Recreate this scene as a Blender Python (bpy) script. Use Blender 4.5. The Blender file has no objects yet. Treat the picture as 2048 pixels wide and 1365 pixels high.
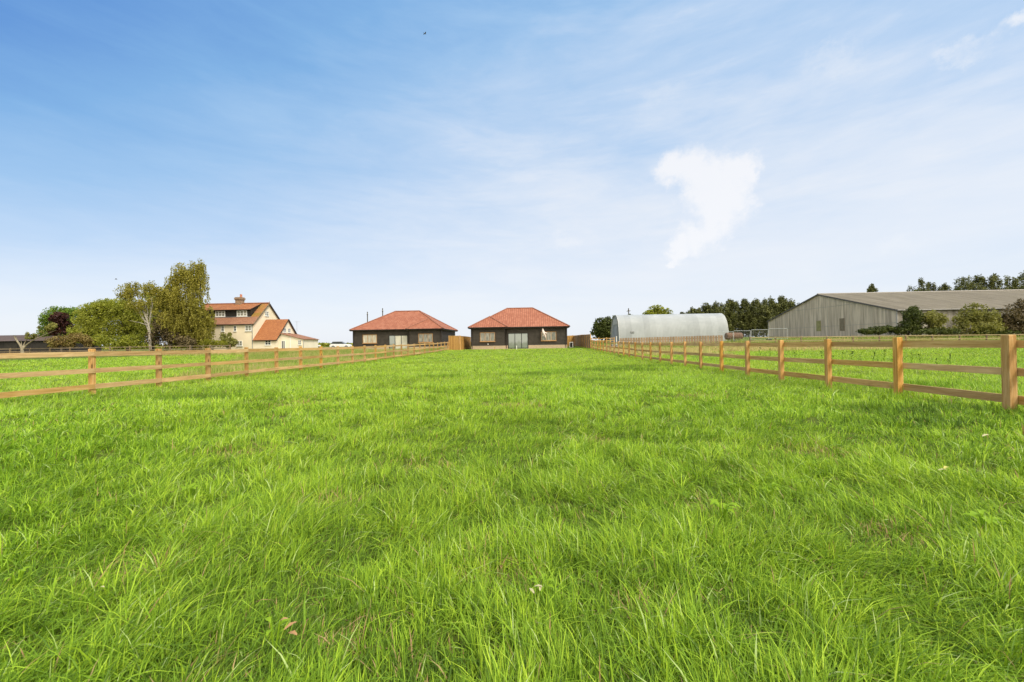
import bpy, math, random
import numpy as np
from mathutils import Vector, Matrix

# ------------------------------------------------------------------ camera, sky, sun, exposure
S = bpy.context.scene
COL = S.collection
R = math.radians
CAM_H = 1.117
F = 800.0                     # focal length in photo pixels (2048 wide)
ROLL = 0.0137
cam_d = bpy.data.cameras.new("camera")
cam = bpy.data.objects.new("camera", cam_d); COL.objects.link(cam)
cam_d.sensor_width = 36.0; cam_d.lens = 36.0 * F / 2048.0
cam_d.clip_start = 0.05; cam_d.clip_end = 6000
pitch = 3.1 / F
cam.matrix_world = (Matrix.Translation((0, 0, CAM_H)) @ Matrix.Rotation(R(90) + pitch, 4, 'X')
                    @ Matrix.Rotation(-ROLL, 4, 'Z'))
S.camera = cam

SUN_EL, SUN_AZ = R(52), R(135)    # azimuth clockwise from +Y (forward): behind, to the right
sd = bpy.data.lights.new("sun", 'SUN'); sun = bpy.data.objects.new("sun", sd); COL.objects.link(sun)
sd.energy = 1.5; sd.angle = R(14); sd.color = (1.0, 0.93, 0.80)
dirv = Vector((math.sin(SUN_AZ) * math.cos(SUN_EL), math.cos(SUN_AZ) * math.cos(SUN_EL), math.sin(SUN_EL)))
sun.rotation_euler = dirv.to_track_quat('Z', 'Y').to_euler()
S.view_settings.view_transform = 'Standard'; S.view_settings.look = 'None'
S.view_settings.exposure = 0.9; S.view_settings.gamma = 1
EXPK = 1 / 2 ** 0.9


def pxdir(px, py):
    v = Vector(((px - 1024) / F, -(py - 682.5) / F, -1.0))
    return (cam.matrix_world.to_3x3() @ v).normalized()


def s2l(c):
    return tuple(((v / 255 + .055) / 1.055) ** 2.4 if v > 10 else v / 255 / 12.92 for v in c)


def build_world():
    w = bpy.data.worlds.new("World"); S.world = w; w.use_nodes = True
    nt = w.node_tree; N = nt.nodes; L = nt.links; N.clear()
    def nd(t, **k):
        n = N.new(t)
        for a, b in k.items(): setattr(n, a, b)
        return n
    def setin(n, i, v):
        if hasattr(v, 'is_linked') or isinstance(v, bpy.types.NodeSocket): L.new(v, n.inputs[i])
        else: n.inputs[i].default_value = v
    def m(op, a, b=0.0, c=None, clamp=False):
        n = nd('ShaderNodeMath', operation=op, use_clamp=clamp); setin(n, 0, a); setin(n, 1, b)
        if c is not None: setin(n, 2, c)
        return n.outputs[0]
    def vm(op, a, b=None):
        n = nd('ShaderNodeVectorMath', operation=op); setin(n, 0, a)
        if b is not None: setin(n, 1, b)
        return n
    def mix(f, a, b):
        n = nd('ShaderNodeMix', data_type='RGBA'); setin(n, 0, f); setin(n, 6, a); setin(n, 7, b)
        return n.outputs[2]
    tc = nd('ShaderNodeTexCoord'); D = tc.outputs['Generated']
    sx = nd('ShaderNodeSeparateXYZ'); L.new(D, sx.inputs[0])
    dx, dy, dz = sx.outputs
    dzp = m('MAXIMUM', dz, 0.0)
    # blue amount: deepest high on the left, pale to the right and low down
    b = m('MULTIPLY', m('POWER', dzp, 1.8), m('EXPONENT', m('ADD', m('MULTIPLY', dx, -1.05), m('MULTIPLY', m('MULTIPLY', dx, dx), 1.15))))
    b = m('MULTIPLY', b, .98)
    # blue taken out overhead and behind, so the unseen sky fills neutrally
    b = m('MULTIPLY', b, m('MULTIPLY', m('ADD', dy, -.05, clamp=True), 3.0, clamp=True))
    # thin cirrus streaks, stretched along a direction rising to the right
    mp = nd('ShaderNodeMapping'); L.new(D, mp.inputs[0]); mp.inputs['Rotation'].default_value = (0, R(24), 0)
    mp.inputs['Scale'].default_value = (1.2, 1.2, 6.0)
    n1 = nd('ShaderNodeTexNoise'); L.new(mp.outputs[0], n1.inputs[0]); n1.inputs['Scale'].default_value = 2.4
    n1.inputs['Detail'].default_value = 7; n1.inputs['Roughness'].default_value = .55; n1.inputs['Distortion'].default_value = .6
    n1b = nd('ShaderNodeTexNoise'); L.new(D, n1b.inputs[0]); n1b.inputs['Scale'].default_value = 1.7; n1b.inputs['Detail'].default_value = 4
    ci = m('ADD', m('MULTIPLY', m('SUBTRACT', n1.outputs[0], .5), .55), m('MULTIPLY', m('SUBTRACT', n1b.outputs[0], .5), .5))
    mp2 = nd('ShaderNodeMapping'); L.new(D, mp2.inputs[0]); mp2.inputs['Rotation'].default_value = (0, R(20), 0); mp2.inputs['Scale'].default_value = (2.2, 2.2, 9.0)
    n3 = nd('ShaderNodeTexNoise'); L.new(mp2.outputs[0], n3.inputs[0]); n3.inputs['Scale'].default_value = 5; n3.inputs['Detail'].default_value = 8; n3.inputs['Roughness'].default_value = .65; n3.inputs['Distortion'].default_value = .4
    ci = m('ADD', ci, m('MULTIPLY', m('SUBTRACT', n3.outputs[0], .5), .22))
    b = m('SUBTRACT', b, m('MULTIPLY', ci, m('ADD', m('MULTIPLY', dzp, 1.25), .05)))
    # long pale streak over the right half
    nA, nB = pxdir(1300, 575), pxdir(2048, 400)
    nn = nA.cross(nB).normalized()
    dp = vm('DOT_PRODUCT', D, tuple(nn)).outputs['Value']
    q = m('DIVIDE', dp, .05); st = m('EXPONENT', m('MULTIPLY', m('MULTIPLY', q, q), -1.0))
    st = m('MULTIPLY', st, m('MULTIPLY', m('ADD', dx, -.05), 2.4, clamp=True))
    st = m('MULTIPLY', st, m('ADD', n1.outputs[0], .25))
    b = m('MULTIPLY', b, m('SUBTRACT', 1.0, m('MULTIPLY', st, .62)))
    b = m('MAXIMUM', b, 0.0)
    cr = nd('ShaderNodeValToRGB'); L.new(b, cr.inputs[0]); e = cr.color_ramp.elements
    stops = [(0, (240, 245, 253)), (.08, (224, 236, 252)), (.2, (194, 219, 248)), (.38, (163, 202, 242)),
             (.6, (133, 183, 234)), (.95, (101, 154, 221))]
    while len(e) < len(stops): e.new(.5)
    for el, (p, c) in zip(e, stops): el.position = p; el.color = (*s2l(c), 1)
    col = cr.outputs[0]
    # one bright ragged cloud, plus small wisps
    nz = nd('ShaderNodeTexNoise'); L.new(D, nz.inputs[0]); nz.inputs['Scale'].default_value = 14; nz.inputs['Detail'].default_value = 12
    nz.inputs['Roughness'].default_value = .65
    off = vm('SCALE', vm('SUBTRACT', nz.outputs['Color'], (.5, .5, .5)).outputs[0]); off.inputs['Scale'].default_value = .13
    Dw = vm('ADD', D, off.outputs[0]).outputs[0]
    blobs = [(1350, 345, 34, 1), (1385, 345, 42, 1), (1425, 352, 44, 1), (1470, 350, 44, 1), (1500, 358, 26, 1), (1400, 375, 40, 1), (1440, 395, 52, 1), (1475, 405, 38, 1),
             (1440, 435, 42, 1), (1425, 462, 36, 1), (1390, 478, 38, 1), (1350, 490, 26, 1), (1358, 508, 24, 1), (1340, 528, 12, 1)]
    cur = None
    for px, py, r, k in blobs:
        ds = vm('DISTANCE', Dw, tuple(pxdir(px, py))).outputs['Value']
        c = pxdir(px, py); sc = c.y / F            # angular size of a pixel there
        v = m('DIVIDE', ds, r * sc * .93)
        cur = v if cur is None else m('SMOOTH_MIN', cur, v, .25)
    mr = nd('ShaderNodeMapRange', interpolation_type='SMOOTHSTEP'); L.new(cur, mr.inputs[0])
    mr.inputs[1].default_value = 1.42; mr.inputs[2].default_value = .45; mr.inputs[3].default_value = 0; mr.inputs[4].default_value = .9
    col = mix(mr.outputs[0], col, (1.0, 1.0, 1.02, 1))
    for px, py, r, a in [(1138, 487, 30, .55), (1945, 85, 40, .5), (2048, 15, 38, .9), (1665, 115, 45, .35), (1320, 188, 40, .25), (1780, 490, 30, .35)]:
        c = pxdir(px, py)
        sv = vm('MULTIPLY', vm('SUBTRACT', Dw, tuple(c)).outputs[0], (1, 1, 2.2)).outputs[0]
        ds = vm('LENGTH', sv).outputs['Value']
        mr = nd('ShaderNodeMapRange', interpolation_type='SMOOTHSTEP'); L.new(ds, mr.inputs[0])
        mr.inputs[1].default_value = r * c.y / F * 1.5; mr.inputs[2].default_value = 0; mr.inputs[4].default_value = a
        col = mix(mr.outputs[0], col, (*s2l((247, 250, 255)), 1))
    # fill light: unseen sky brightened towards the sun, warm glow added behind
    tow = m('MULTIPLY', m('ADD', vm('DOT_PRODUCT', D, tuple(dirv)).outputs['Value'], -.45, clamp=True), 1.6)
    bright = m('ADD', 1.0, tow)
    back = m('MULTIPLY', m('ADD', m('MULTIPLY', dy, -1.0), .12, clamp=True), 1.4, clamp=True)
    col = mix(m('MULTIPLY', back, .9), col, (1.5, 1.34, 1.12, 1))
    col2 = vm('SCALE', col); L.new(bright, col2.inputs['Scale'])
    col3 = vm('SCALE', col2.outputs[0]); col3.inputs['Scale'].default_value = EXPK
    sky = nd('ShaderNodeTexSky', sky_type='NISHITA'); sky.sun_disc = False
    sky.sun_elevation = SUN_EL; sky.sun_rotation = SUN_AZ
    skc = vm('SCALE', sky.outputs[0]); skc.inputs['Scale'].default_value = .08
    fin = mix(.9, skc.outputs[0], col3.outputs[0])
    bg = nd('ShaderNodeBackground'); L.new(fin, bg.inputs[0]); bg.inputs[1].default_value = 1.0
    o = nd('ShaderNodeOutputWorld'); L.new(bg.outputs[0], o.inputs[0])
build_world()

# ------------------------------------------------------------------ helpers
rng = np.random.default_rng(7)
random.seed(5)


def smooth(t): t = np.clip(t, 0, 1); return t * t * (3 - 2 * t)


def vnoise(x, y, seed=0, z=None):
    """value noise in 0..1, numpy arrays"""
    def h(i, j, k):
        n = (i.astype(np.int64) * 374761393 + j.astype(np.int64) * 668265263 + k.astype(np.int64) * 2147483647 + seed * 974634777) & 0xffffffff
        n = ((n ^ (n >> 13)) * 1274126177) & 0xffffffff
        n = n ^ (n >> 16)
        return (n & 0xffff) / 65535.0
    x = np.asarray(x, float); y = np.asarray(y, float); z = np.zeros_like(x) if z is None else np.asarray(z, float)
    xi, yi, zi = np.floor(x), np.floor(y), np.floor(z)
    fx, fy, fz = x - xi, y - yi, z - zi
    fx, fy, fz = fx * fx * (3 - 2 * fx), fy * fy * (3 - 2 * fy), fz * fz * (3 - 2 * fz)
    out = 0
    for a in (0, 1):
        for b_ in (0, 1):
            for c in (0, 1):
                w = (fx if a else 1 - fx) * (fy if b_ else 1 - fy) * (fz if c else 1 - fz)
                out = out + w * h(xi + a, yi + b_, zi + c)
    return out


def fnoise(x, y, s, seed=0, z=None, o=3):
    v = 0; a = .5; t = 0
    for i in range(o):
        v = v + a * vnoise(np.asarray(x) / s, np.asarray(y) / s, seed + i * 13, None if z is None else np.asarray(z) / s); t += a
        a *= .5; s = s / 2
    return v / t


GX = np.array([-400, -120, -12, 8, 18, 36, 60, 130, 400.])
GY = np.array([-60, 6, 14, 24, 34, 44, 50, 60, 72, 95, 250, 900.])
GH = np.array([
    [0, 0, 0, 0, 0, 0, 0, 0, 0],
    [0, 0, 0, 0, 0, 0, 0, 0, 0],
    [0, 0, -.05, -.06, -.06, -.04, 0, 0, 0],
    [0, 0, -.07, -.1, -.1, -.03, 0, 0, 0],
    [0, 0, 0, -.02, -.02, 0, 0, 0, 0],
    [.05, .05, .1, .1, .1, .1, .1, .1, .1],
    [.08, .08, .22, .24, .3, .32, .35, .45, .45],
    [.1, .1, .28, .3, .6, .85, 1.2, 1.35, 1.35],
    [.1, .1, .3, .33, .7, .95, 1.35, 1.5, 1.5],
    [.15, .15, .35, .4, .75, 1.1, 1.75, 1.9, 1.9],
    [.3, .3, .5, .5, .8, 1.1, 1.9, 2, 2],
    [.6, .6, .6, .6, .8, 1.1, 1.9, 2, 2]])


def H(x, y):
    x = np.clip(np.asarray(x, float), GX[0], GX[-1] - 1e-6); y = np.clip(np.asarray(y, float), GY[0], GY[-1] - 1e-6)
    i = np.clip(np.searchsorted(GX, x, side='right') - 1, 0, len(GX) - 2)
    j = np.clip(np.searchsorted(GY, y, side='right') - 1, 0, len(GY) - 2)
    tx = smooth((x - GX[i]) / (GX[i + 1] - GX[i])); ty = smooth((y - GY[j]) / (GY[j + 1] - GY[j]))
    h = (GH[j, i] * (1 - tx) + GH[j, i + 1] * tx) * (1 - ty) + (GH[j + 1, i] * (1 - tx) + GH[j + 1, i + 1] * tx) * ty
    return h


def Hf(x, y): return float(H(np.array([x]), np.array([y]))[0])


def yh(px): return 685.6 - .0137 * (px - 1024)
def XP(px, Z): return (px - 1024) / F * Z
def ZP(px, py, Z): return CAM_H + (yh(px) - py) * Z / F
TX = 0.055                       # plot direction: x drifts right with depth
PLOT = -math.atan(TX)


def tag(o, label=None, cat=None, group=None, kind=None):
    if label: o['label'] = label
    if cat: o['category'] = cat
    if group: o['group'] = group
    if kind: o['kind'] = kind
    return o


def thing(name, label, cat, loc=(0, 0, 0), rz=0, group=None):
    o = bpy.data.objects.new(name, None); COL.objects.link(o)
    o.location = loc; o.rotation_euler = (0, 0, rz); o.empty_display_size = .2
    return tag(o, label, cat, group)


def copy_tree(o, parent=None):
    c = o.copy(); COL.objects.link(c); c.parent = parent
    for ch in o.children: copy_tree(ch, c)
    return c


class MB:
    def __init__(s): s.v = []; s.f = []; s.uv = {}
    def add(s, vs, fs):
        n = len(s.v); s.v += [tuple(v) for v in vs]; s.f += [tuple(n + i for i in f) for f in fs]; return n
    def box(s, x0, x1, y0, y1, z0, z1):
        s.add([(x0, y0, z0), (x1, y0, z0), (x1, y1, z0), (x0, y1, z0), (x0, y0, z1), (x1, y0, z1), (x1, y1, z1), (x0, y1, z1)],
              [(3, 2, 1, 0), (4, 5, 6, 7), (0, 1, 5, 4), (1, 2, 6, 5), (2, 3, 7, 6), (3, 0, 4, 7)]); return s
    def bar(s, a, b, w, h, up=(0, 0, 1)):
        a = Vector(a); b = Vector(b); d = (b - a).normalized(); sd_ = d.cross(Vector(up))
        if sd_.length < 1e-4: sd_ = d.cross(Vector((1, 0, 0)))
        sd_.normalize(); u = sd_.cross(d); sd_ *= w / 2; u *= h / 2
        vs = [p + i * sd_ + j * u for p in (a, b) for i, j in ((-1, -1), (1, -1), (1, 1), (-1, 1))]
        s.add(vs, [(0, 1, 2, 3), (7, 6, 5, 4), (0, 4, 5, 1), (1, 5, 6, 2), (2, 6, 7, 3), (3, 7, 4, 0)]); return s
    def tube(s, pts, rad, n=8, cap=True):
        pts = [Vector(p) for p in pts]; rad = rad if hasattr(rad, '__len__') else [rad] * len(pts)
        base = len(s.v); prev = None
        for i, p in enumerate(pts):
            d = (pts[min(i + 1, len(pts) - 1)] - pts[max(i - 1, 0)]).normalized()
            ref = Vector((0, 1, 0)) if abs(d.y) < .9 else Vector((1, 0, 0))
            a = d.cross(ref).normalized(); b = d.cross(a)
            for k in range(n):
                t = 2 * math.pi * k / n; s.v.append(tuple(p + (a * math.cos(t) + b * math.sin(t)) * rad[i]))
        for i in range(len(pts) - 1):
            for k in range(n):
                q = base + i * n; s.f.append((q + k, q + (k + 1) % n, q + n + (k + 1) % n, q + n + k))
        if cap:
            s.f.append(tuple(base + k for k in range(n))); e = base + (len(pts) - 1) * n; s.f.append(tuple(e + k for k in reversed(range(n))))
        return s
    def poly(s, pts, uvs=None):
        n = s.add(pts, [tuple(range(len(pts)))])
        if uvs: s.uv[len(s.f) - 1] = uvs
        return s
    def prism(s, prof, y0, y1):
        """profile in x,z extruded along y"""
        n = len(prof)
        s.add([(x, y0, z) for x, z in prof] + [(x, y1, z) for x, z in prof],
              [tuple(range(n)), tuple(reversed(range(n, 2 * n)))] + [(i, i + n, (i + 1) % n + n, (i + 1) % n) for i in range(n)]); return s
    def build(s, name, mat, parent=None, sm=False, bevel=0, mirror=None):
        me = bpy.data.meshes.new(name)
        v = s.v if mirror is None else [(mirror - x, y, z) for x, y, z in s.v]
        f = s.f if mirror is None else [tuple(reversed(q)) for q in s.f]
        me.from_pydata(v, [], f)
        if s.uv:
            ul = me.uv_layers.new(name='UVMap')
            for i, p in enumerate(me.polygons):
                u = s.uv.get(i)
                if u is None: continue
                if mirror is not None: u = list(reversed(u))
                for k, li in enumerate(p.loop_indices): ul.data[li].uv = u[k]
        me.materials.append(mat); o = bpy.data.objects.new(name, me); COL.objects.link(o); o.parent = parent
        if sm: me.polygons.foreach_set('use_smooth', [True] * len(me.polygons))
        me.update()
        if bevel:
            b = o.modifiers.new('bevel', 'BEVEL'); b.width = bevel; b.segments = 2; b.limit_method = 'ANGLE'
        return o


def mesh_np(name, co, quads, mat, parent=None, rnd=None, extra=None):
    me = bpy.data.meshes.new(name); nv = len(co); nf = len(quads)
    me.vertices.add(nv); me.vertices.foreach_set('co', np.ascontiguousarray(co, np.float32).ravel())
    me.loops.add(nf * 4); me.loops.foreach_set('vertex_index', np.ascontiguousarray(quads, np.int32).ravel())
    me.polygons.add(nf); me.polygons.foreach_set('loop_start', np.arange(0, nf * 4, 4, dtype=np.int32))
    if rnd is not None:
        a = me.attributes.new('rnd', 'FLOAT', 'POINT'); a.data.foreach_set('value', np.ascontiguousarray(rnd, np.float32))
    if extra is not None:
        a = me.attributes.new('dry', 'FLOAT', 'POINT'); a.data.foreach_set('value', np.ascontiguousarray(extra, np.float32))
    me.update(calc_edges=True); me.materials.append(mat)
    o = bpy.data.objects.new(name, me); COL.objects.link(o); o.parent = parent
    return o


# ------------------------------------------------------------------ materials
class NT:
    def __init__(s, name):
        s.m = bpy.data.materials.new(name); s.m.use_nodes = True; s.t = s.m.node_tree; s.N = s.t.nodes; s.L = s.t.links
        s.N.clear(); s.out = s.N.new('ShaderNodeOutputMaterial')
    def n(s, t, **k):
        q = s.N.new(t)
        for a, b in k.items(): setattr(q, a, b)
        return q
    def setin(s, q, i, v):
        if isinstance(v, bpy.types.NodeSocket): s.L.new(v, q.inputs[i])
        else: q.inputs[i].default_value = v
    def math(s, op, a, b=0., clamp=False):
        q = s.n('ShaderNodeMath', operation=op, use_clamp=clamp); s.setin(q, 0, a); s.setin(q, 1, b); return q.outputs[0]
    def mix(s, f, a, b, bt='MIX'):
        q = s.n('ShaderNodeMix', data_type='RGBA', blend_type=bt); s.setin(q, 0, f); s.setin(q, 6, a); s.setin(q, 7, b); return q.outputs[2]
    def coord(s, kind='Object', scale=(1, 1, 1), rot=(0, 0, 0)):
        tc = s.n('ShaderNodeTexCoord'); mp = s.n('ShaderNodeMapping'); s.L.new(tc.outputs[kind], mp.inputs[0])
        mp.inputs['Scale'].default_value = scale; mp.inputs['Rotation'].default_value = rot; return mp.outputs[0]
    def noise(s, vec, scale, detail=4, rough=.55, dist=0):
        q = s.n('ShaderNodeTexNoise'); s.L.new(vec, q.inputs[0]); q.inputs['Scale'].default_value = scale
        q.inputs['Detail'].default_value = detail; q.inputs['Roughness'].default_value = rough; q.inputs['Distortion'].default_value = dist
        return q.outputs[0]
    def ramp(s, f, stops, interp='LINEAR'):
        q = s.n('ShaderNodeValToRGB'); s.L.new(f, q.inputs[0]); e = q.color_ramp.elements; q.color_ramp.interpolation = interp
        while len(e) < len(stops): e.new(.5)
        for el, (p, c) in zip(e, stops): el.position = p; el.color = (*c, 1) if len(c) == 3 else c
        return q.outputs[0]
    def bump(s, h, st=.5, d=.02):
        q = s.n('ShaderNodeBump'); s.L.new(h, q.inputs['Height']); q.inputs['Strength'].default_value = st; q.inputs['Distance'].default_value = d
        return q.outputs[0]
    def bsdf(s, col, rough=.8, nrm=None, metal=0, spec=.3):
        q = s.n('ShaderNodeBsdfPrincipled'); s.setin(q, 'Base Color', col if isinstance(col, bpy.types.NodeSocket) else (*col, 1))
        s.setin(q, 'Roughness', rough); q.inputs['Metallic'].default_value = metal; q.inputs['Specular IOR Level'].default_value = spec
        if nrm is not None: s.L.new(nrm, q.inputs['Normal'])
        s.L.new(q.outputs[0], s.out.inputs[0]); return q


def plain(name, col, rough=.7, var=.12, scale=3, metal=0, spec=.3, bump=0):
    t = NT(name); c = t.coord(); n = t.noise(c, scale, 5)
    lo = tuple(v * (1 - var) for v in col); hi = tuple(min(1, v * (1 + var)) for v in col)
    cc = t.ramp(n, [(.3, lo), (.7, hi)])
    t.bsdf(cc, rough, t.bump(t.noise(c, scale * 8, 3), bump, .01) if bump else None, metal, spec); return t.m


def wood_mat(name, a, b, c, axis, scale=1.0):
    """grain runs along `axis`"""
    t = NT(name); sc = [14, 14, 14]; sc[axis] = 1.1
    v = t.coord('Object', tuple(sc)); oi = t.n('ShaderNodeObjectInfo')
    add = t.n('ShaderNodeVectorMath', operation='ADD'); t.L.new(v, add.inputs[0]); t.L.new(t.math('MULTIPLY', oi.outputs['Random'], 37.), add.inputs[1])
    g = t.noise(add.outputs[0], 1.6 * scale, 6, .6, .8)
    col = t.ramp(g, [(.28, a), (.5, b), (.72, c)])
    big = t.noise(t.coord('Object', (1.1, 1.1, 1.1)), 1.3, 3)
    col = t.mix(t.math('MULTIPLY', t.math('SUBTRACT', big, .38), 1.6, True), col, (*[x * .62 for x in b], 1))
    # each board has its own tone
    hs = t.n('ShaderNodeHueSaturation'); t.L.new(col, hs.inputs['Color'])
    t.L.new(t.math('ADD', t.math('MULTIPLY', oi.outputs['Random'], .34), .82), hs.inputs['Value'])
    t.L.new(t.math('ADD', t.math('MULTIPLY', t.math('FRACT', t.math('MULTIPLY', oi.outputs['Random'], 7.7)), .2), .95), hs.inputs['Saturation'])
    # knots
    vo = t.n('ShaderNodeTexVoronoi'); ks = [5, 5, 5]; ks[axis] = 1.6
    t.L.new(t.coord('Object', tuple(ks)), vo.inputs[0]); vo.inputs['Scale'].default_value = 1.0
    kn = t.ramp(vo.outputs['Distance'], [(.07, (0, 0, 0)), (.14, (1, 1, 1))])
    col = t.mix(kn, (*[x * .3 for x in b], 1), hs.outputs[0])
    t.bsdf(col, .75, t.bump(g, .5, .01), spec=.25); return t.m


def leaf_mat(name, stops, transl=.42, rough=.6, nscale=.25, nvar=.35, tcol=1.25, spec=.25):
    t = NT(name); at = t.n('ShaderNodeAttribute', attribute_name='rnd')
    c = t.ramp(at.outputs['Fac'], stops)
    n = t.noise(t.coord('Object'), nscale, 3)
    hs = t.n('ShaderNodeHueSaturation'); t.L.new(c, hs.inputs['Color'])
    t.L.new(t.math('ADD', t.math('MULTIPLY', n, nvar * 2), 1 - nvar), hs.inputs['Value'])
    p = t.bsdf(hs.outputs[0], rough, spec=spec)
    tr = t.n('ShaderNodeBsdfTranslucent')
    ml = t.mix(1.0, hs.outputs[0], (tcol, tcol, tcol * .6, 1), 'MULTIPLY'); t.L.new(ml, tr.inputs[0])
    ms = t.n('ShaderNodeMixShader'); ms.inputs[0].default_value = transl
    t.L.new(p.outputs[0], ms.inputs[1]); t.L.new(tr.outputs[0], ms.inputs[2]); t.L.new(ms.outputs[0], t.out.inputs[0]); return t.m


M = {}
M['wood_rail'] = wood_mat('wood_rail', (.38, .215, .08), (.58, .375, .165), (.71, .50, .25), 0)
M['wood_post'] = wood_mat('wood_post', (.33, .165, .05), (.55, .32, .115), (.70, .47, .22), 2)
M['wood_tan'] = wood_mat('wood_tan', (.30, .23, .12), (.38, .31, .17), (.46, .38, .22), 0)
M['wood_old'] = wood_mat('wood_old', (.17, .13, .085), (.25, .2, .13), (.32, .27, .19), 0)
M['wood_old_post'] = wood_mat('wood_old_post', (.17, .12, .075), (.24, .18, .11), (.3, .24, .16), 2)


def board_mat(name, lo, hi, pitch, dark):
    t = NT(name); v = t.coord()
    sp = t.n('ShaderNodeSeparateXYZ'); t.L.new(v, sp.inputs[0])
    q = t.math('DIVIDE', sp.outputs[0], pitch); fr = t.math('FRACT', q); idx = t.math('FLOOR', q)
    wn = t.n('ShaderNodeTexWhiteNoise', noise_dimensions='1D'); t.L.new(idx, wn.inputs['W'])
    n = t.noise(t.coord('Object', (12, 12, .8)), 1, 4)
    f = t.math('ADD', t.math('MULTIPLY', wn.outputs[0], .5), t.math('MULTIPLY', n, .5))
    c = t.ramp(f, [(.25, lo), (.75, hi)])
    g = t.math('LESS_THAN', fr, .09)
    c = t.mix(g, c, (*dark, 1)); t.bsdf(c, .8, t.bump(fr, .6, .02)); return t.m


M['closeboard'] = board_mat('closeboard', (.36, .19, .05), (.52, .30, .09), .11, (.15, .08, .02))
M['closeboard_brown'] = board_mat('closeboard_brown', (.22, .14, .08), (.32, .215, .135), .12, (.07, .045, .03))
M['pallet'] = wood_mat('pallet', (.23, .16, .10), (.32, .235, .155), (.40, .30, .2), 2)

# ground
t = NT('ground'); v = t.coord('Object')
nb = t.noise(v, .12, 4); nf_ = t.noise(v, 5, 6, .7); nm = t.noise(v, .7, 5, .6)
c1 = t.ramp(nf_, [(.3, (.035, .035, .012)), (.5, (.075, .09, .018)), (.72, (.16, .21, .032))])
c2 = t.ramp(nm, [(.3, (.09, .12, .02)), (.7, (.19, .26, .036))])
c = t.mix(.5, c1, c2); c = t.mix(t.ramp(nb, [(.55, (0, 0, 0)), (.8, (.4, .4, .4))]), c, (.17, .16, .07, 1))
t.bsdf(c, .95, t.bump(nf_, .8, .08), spec=.1); M['ground'] = t.m

# grass blades
def grass_mat(name, stops, transl=.2):
    t = NT(name); at = t.n('ShaderNodeAttribute', attribute_name='rnd'); c = t.ramp(at.outputs['Fac'], stops)
    v = t.coord('Object'); n = t.noise(v, 1.6, 4, .6); n2 = t.noise(v, .09, 3)
    hs = t.n('ShaderNodeHueSaturation'); t.L.new(c, hs.inputs['Color'])
    t.L.new(t.math('ADD', t.math('MULTIPLY', n, .5), .75), hs.inputs['Value'])
    t.L.new(t.math('ADD', t.math('MULTIPLY', n2, .05), .475), hs.inputs['Hue'])
    p = t.bsdf(hs.outputs[0], .6, spec=.15)
    tr = t.n('ShaderNodeBsdfTranslucent'); t.L.new(t.mix(1., hs.outputs[0], (1.15, 1.15, .5, 1), 'MULTIPLY'), tr.inputs[0])
    ms = t.n('ShaderNodeMixShader'); ms.inputs[0].default_value = transl
    t.L.new(p.outputs[0], ms.inputs[1]); t.L.new(tr.outputs[0], ms.inputs[2]); t.L.new(ms.outputs[0], t.out.inputs[0]); return t.m
M['grass'] = grass_mat('grass', [(0, (.36, .22, .11)), (.035, (.45, .34, .15)), (.05, (.08, .15, .02)), (.3, (.155, .285, .024)), (.6, (.265, .435, .03)), (.85, (.42, .60, .045)), (.97, (.46, .63, .06)), (1, (.42, .54, .18))])
M['rough'] = grass_mat('rough', [(0, (.62, .46, .25)), (.4, (.55, .45, .20)), (.55, (.32, .38, .09)), (.85, (.19, .29, .05)), (1, (.26, .42, .08))], .3)
M['wisp'] = grass_mat('wisp', [(0, (.45, .36, .2)), (1, (.36, .38, .16))], .35)

# ------------------------------------------------------------------ ground sheet
def ground():
    xs = np.concatenate([-np.geomspace(3000, 20, 40), np.linspace(-19, 19, 100), np.geomspace(20, 3000, 40)])
    ys = np.concatenate([-np.geomspace(600, 4, 12), np.linspace(-3, 30, 110), np.geomspace(30.6, 3500, 70)])
    X, Y = np.meshgrid(xs, ys); Z = H(X, Y)
    near = np.exp(-(np.hypot(X, Y) / 40) ** 2)
    Z = Z + (fnoise(X, Y, 2.2, 3) - .5) * .07 * near - .012
    co = np.stack([X.ravel(), Y.ravel(), Z.ravel()], 1); nx = len(xs); ny = len(ys)
    i = np.arange(nx * ny).reshape(ny, nx)
    q = np.stack([i[:-1, :-1].ravel(), i[:-1, 1:].ravel(), i[1:, 1:].ravel(), i[1:, :-1].ravel()], 1)
    o = mesh_np('ground', co, q, M['ground']); o.data.polygons.foreach_set('use_smooth', [True] * len(q))
    tag(o, 'grassy field ground under and beyond the paddocks', None, None, 'structure')
ground()


def Hn(x, y):
    return H(x, y) + (fnoise(x, y, 2.2, 3) - .5) * .07 * np.exp(-(np.hypot(x, y) / 40) ** 2) - .012


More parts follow.
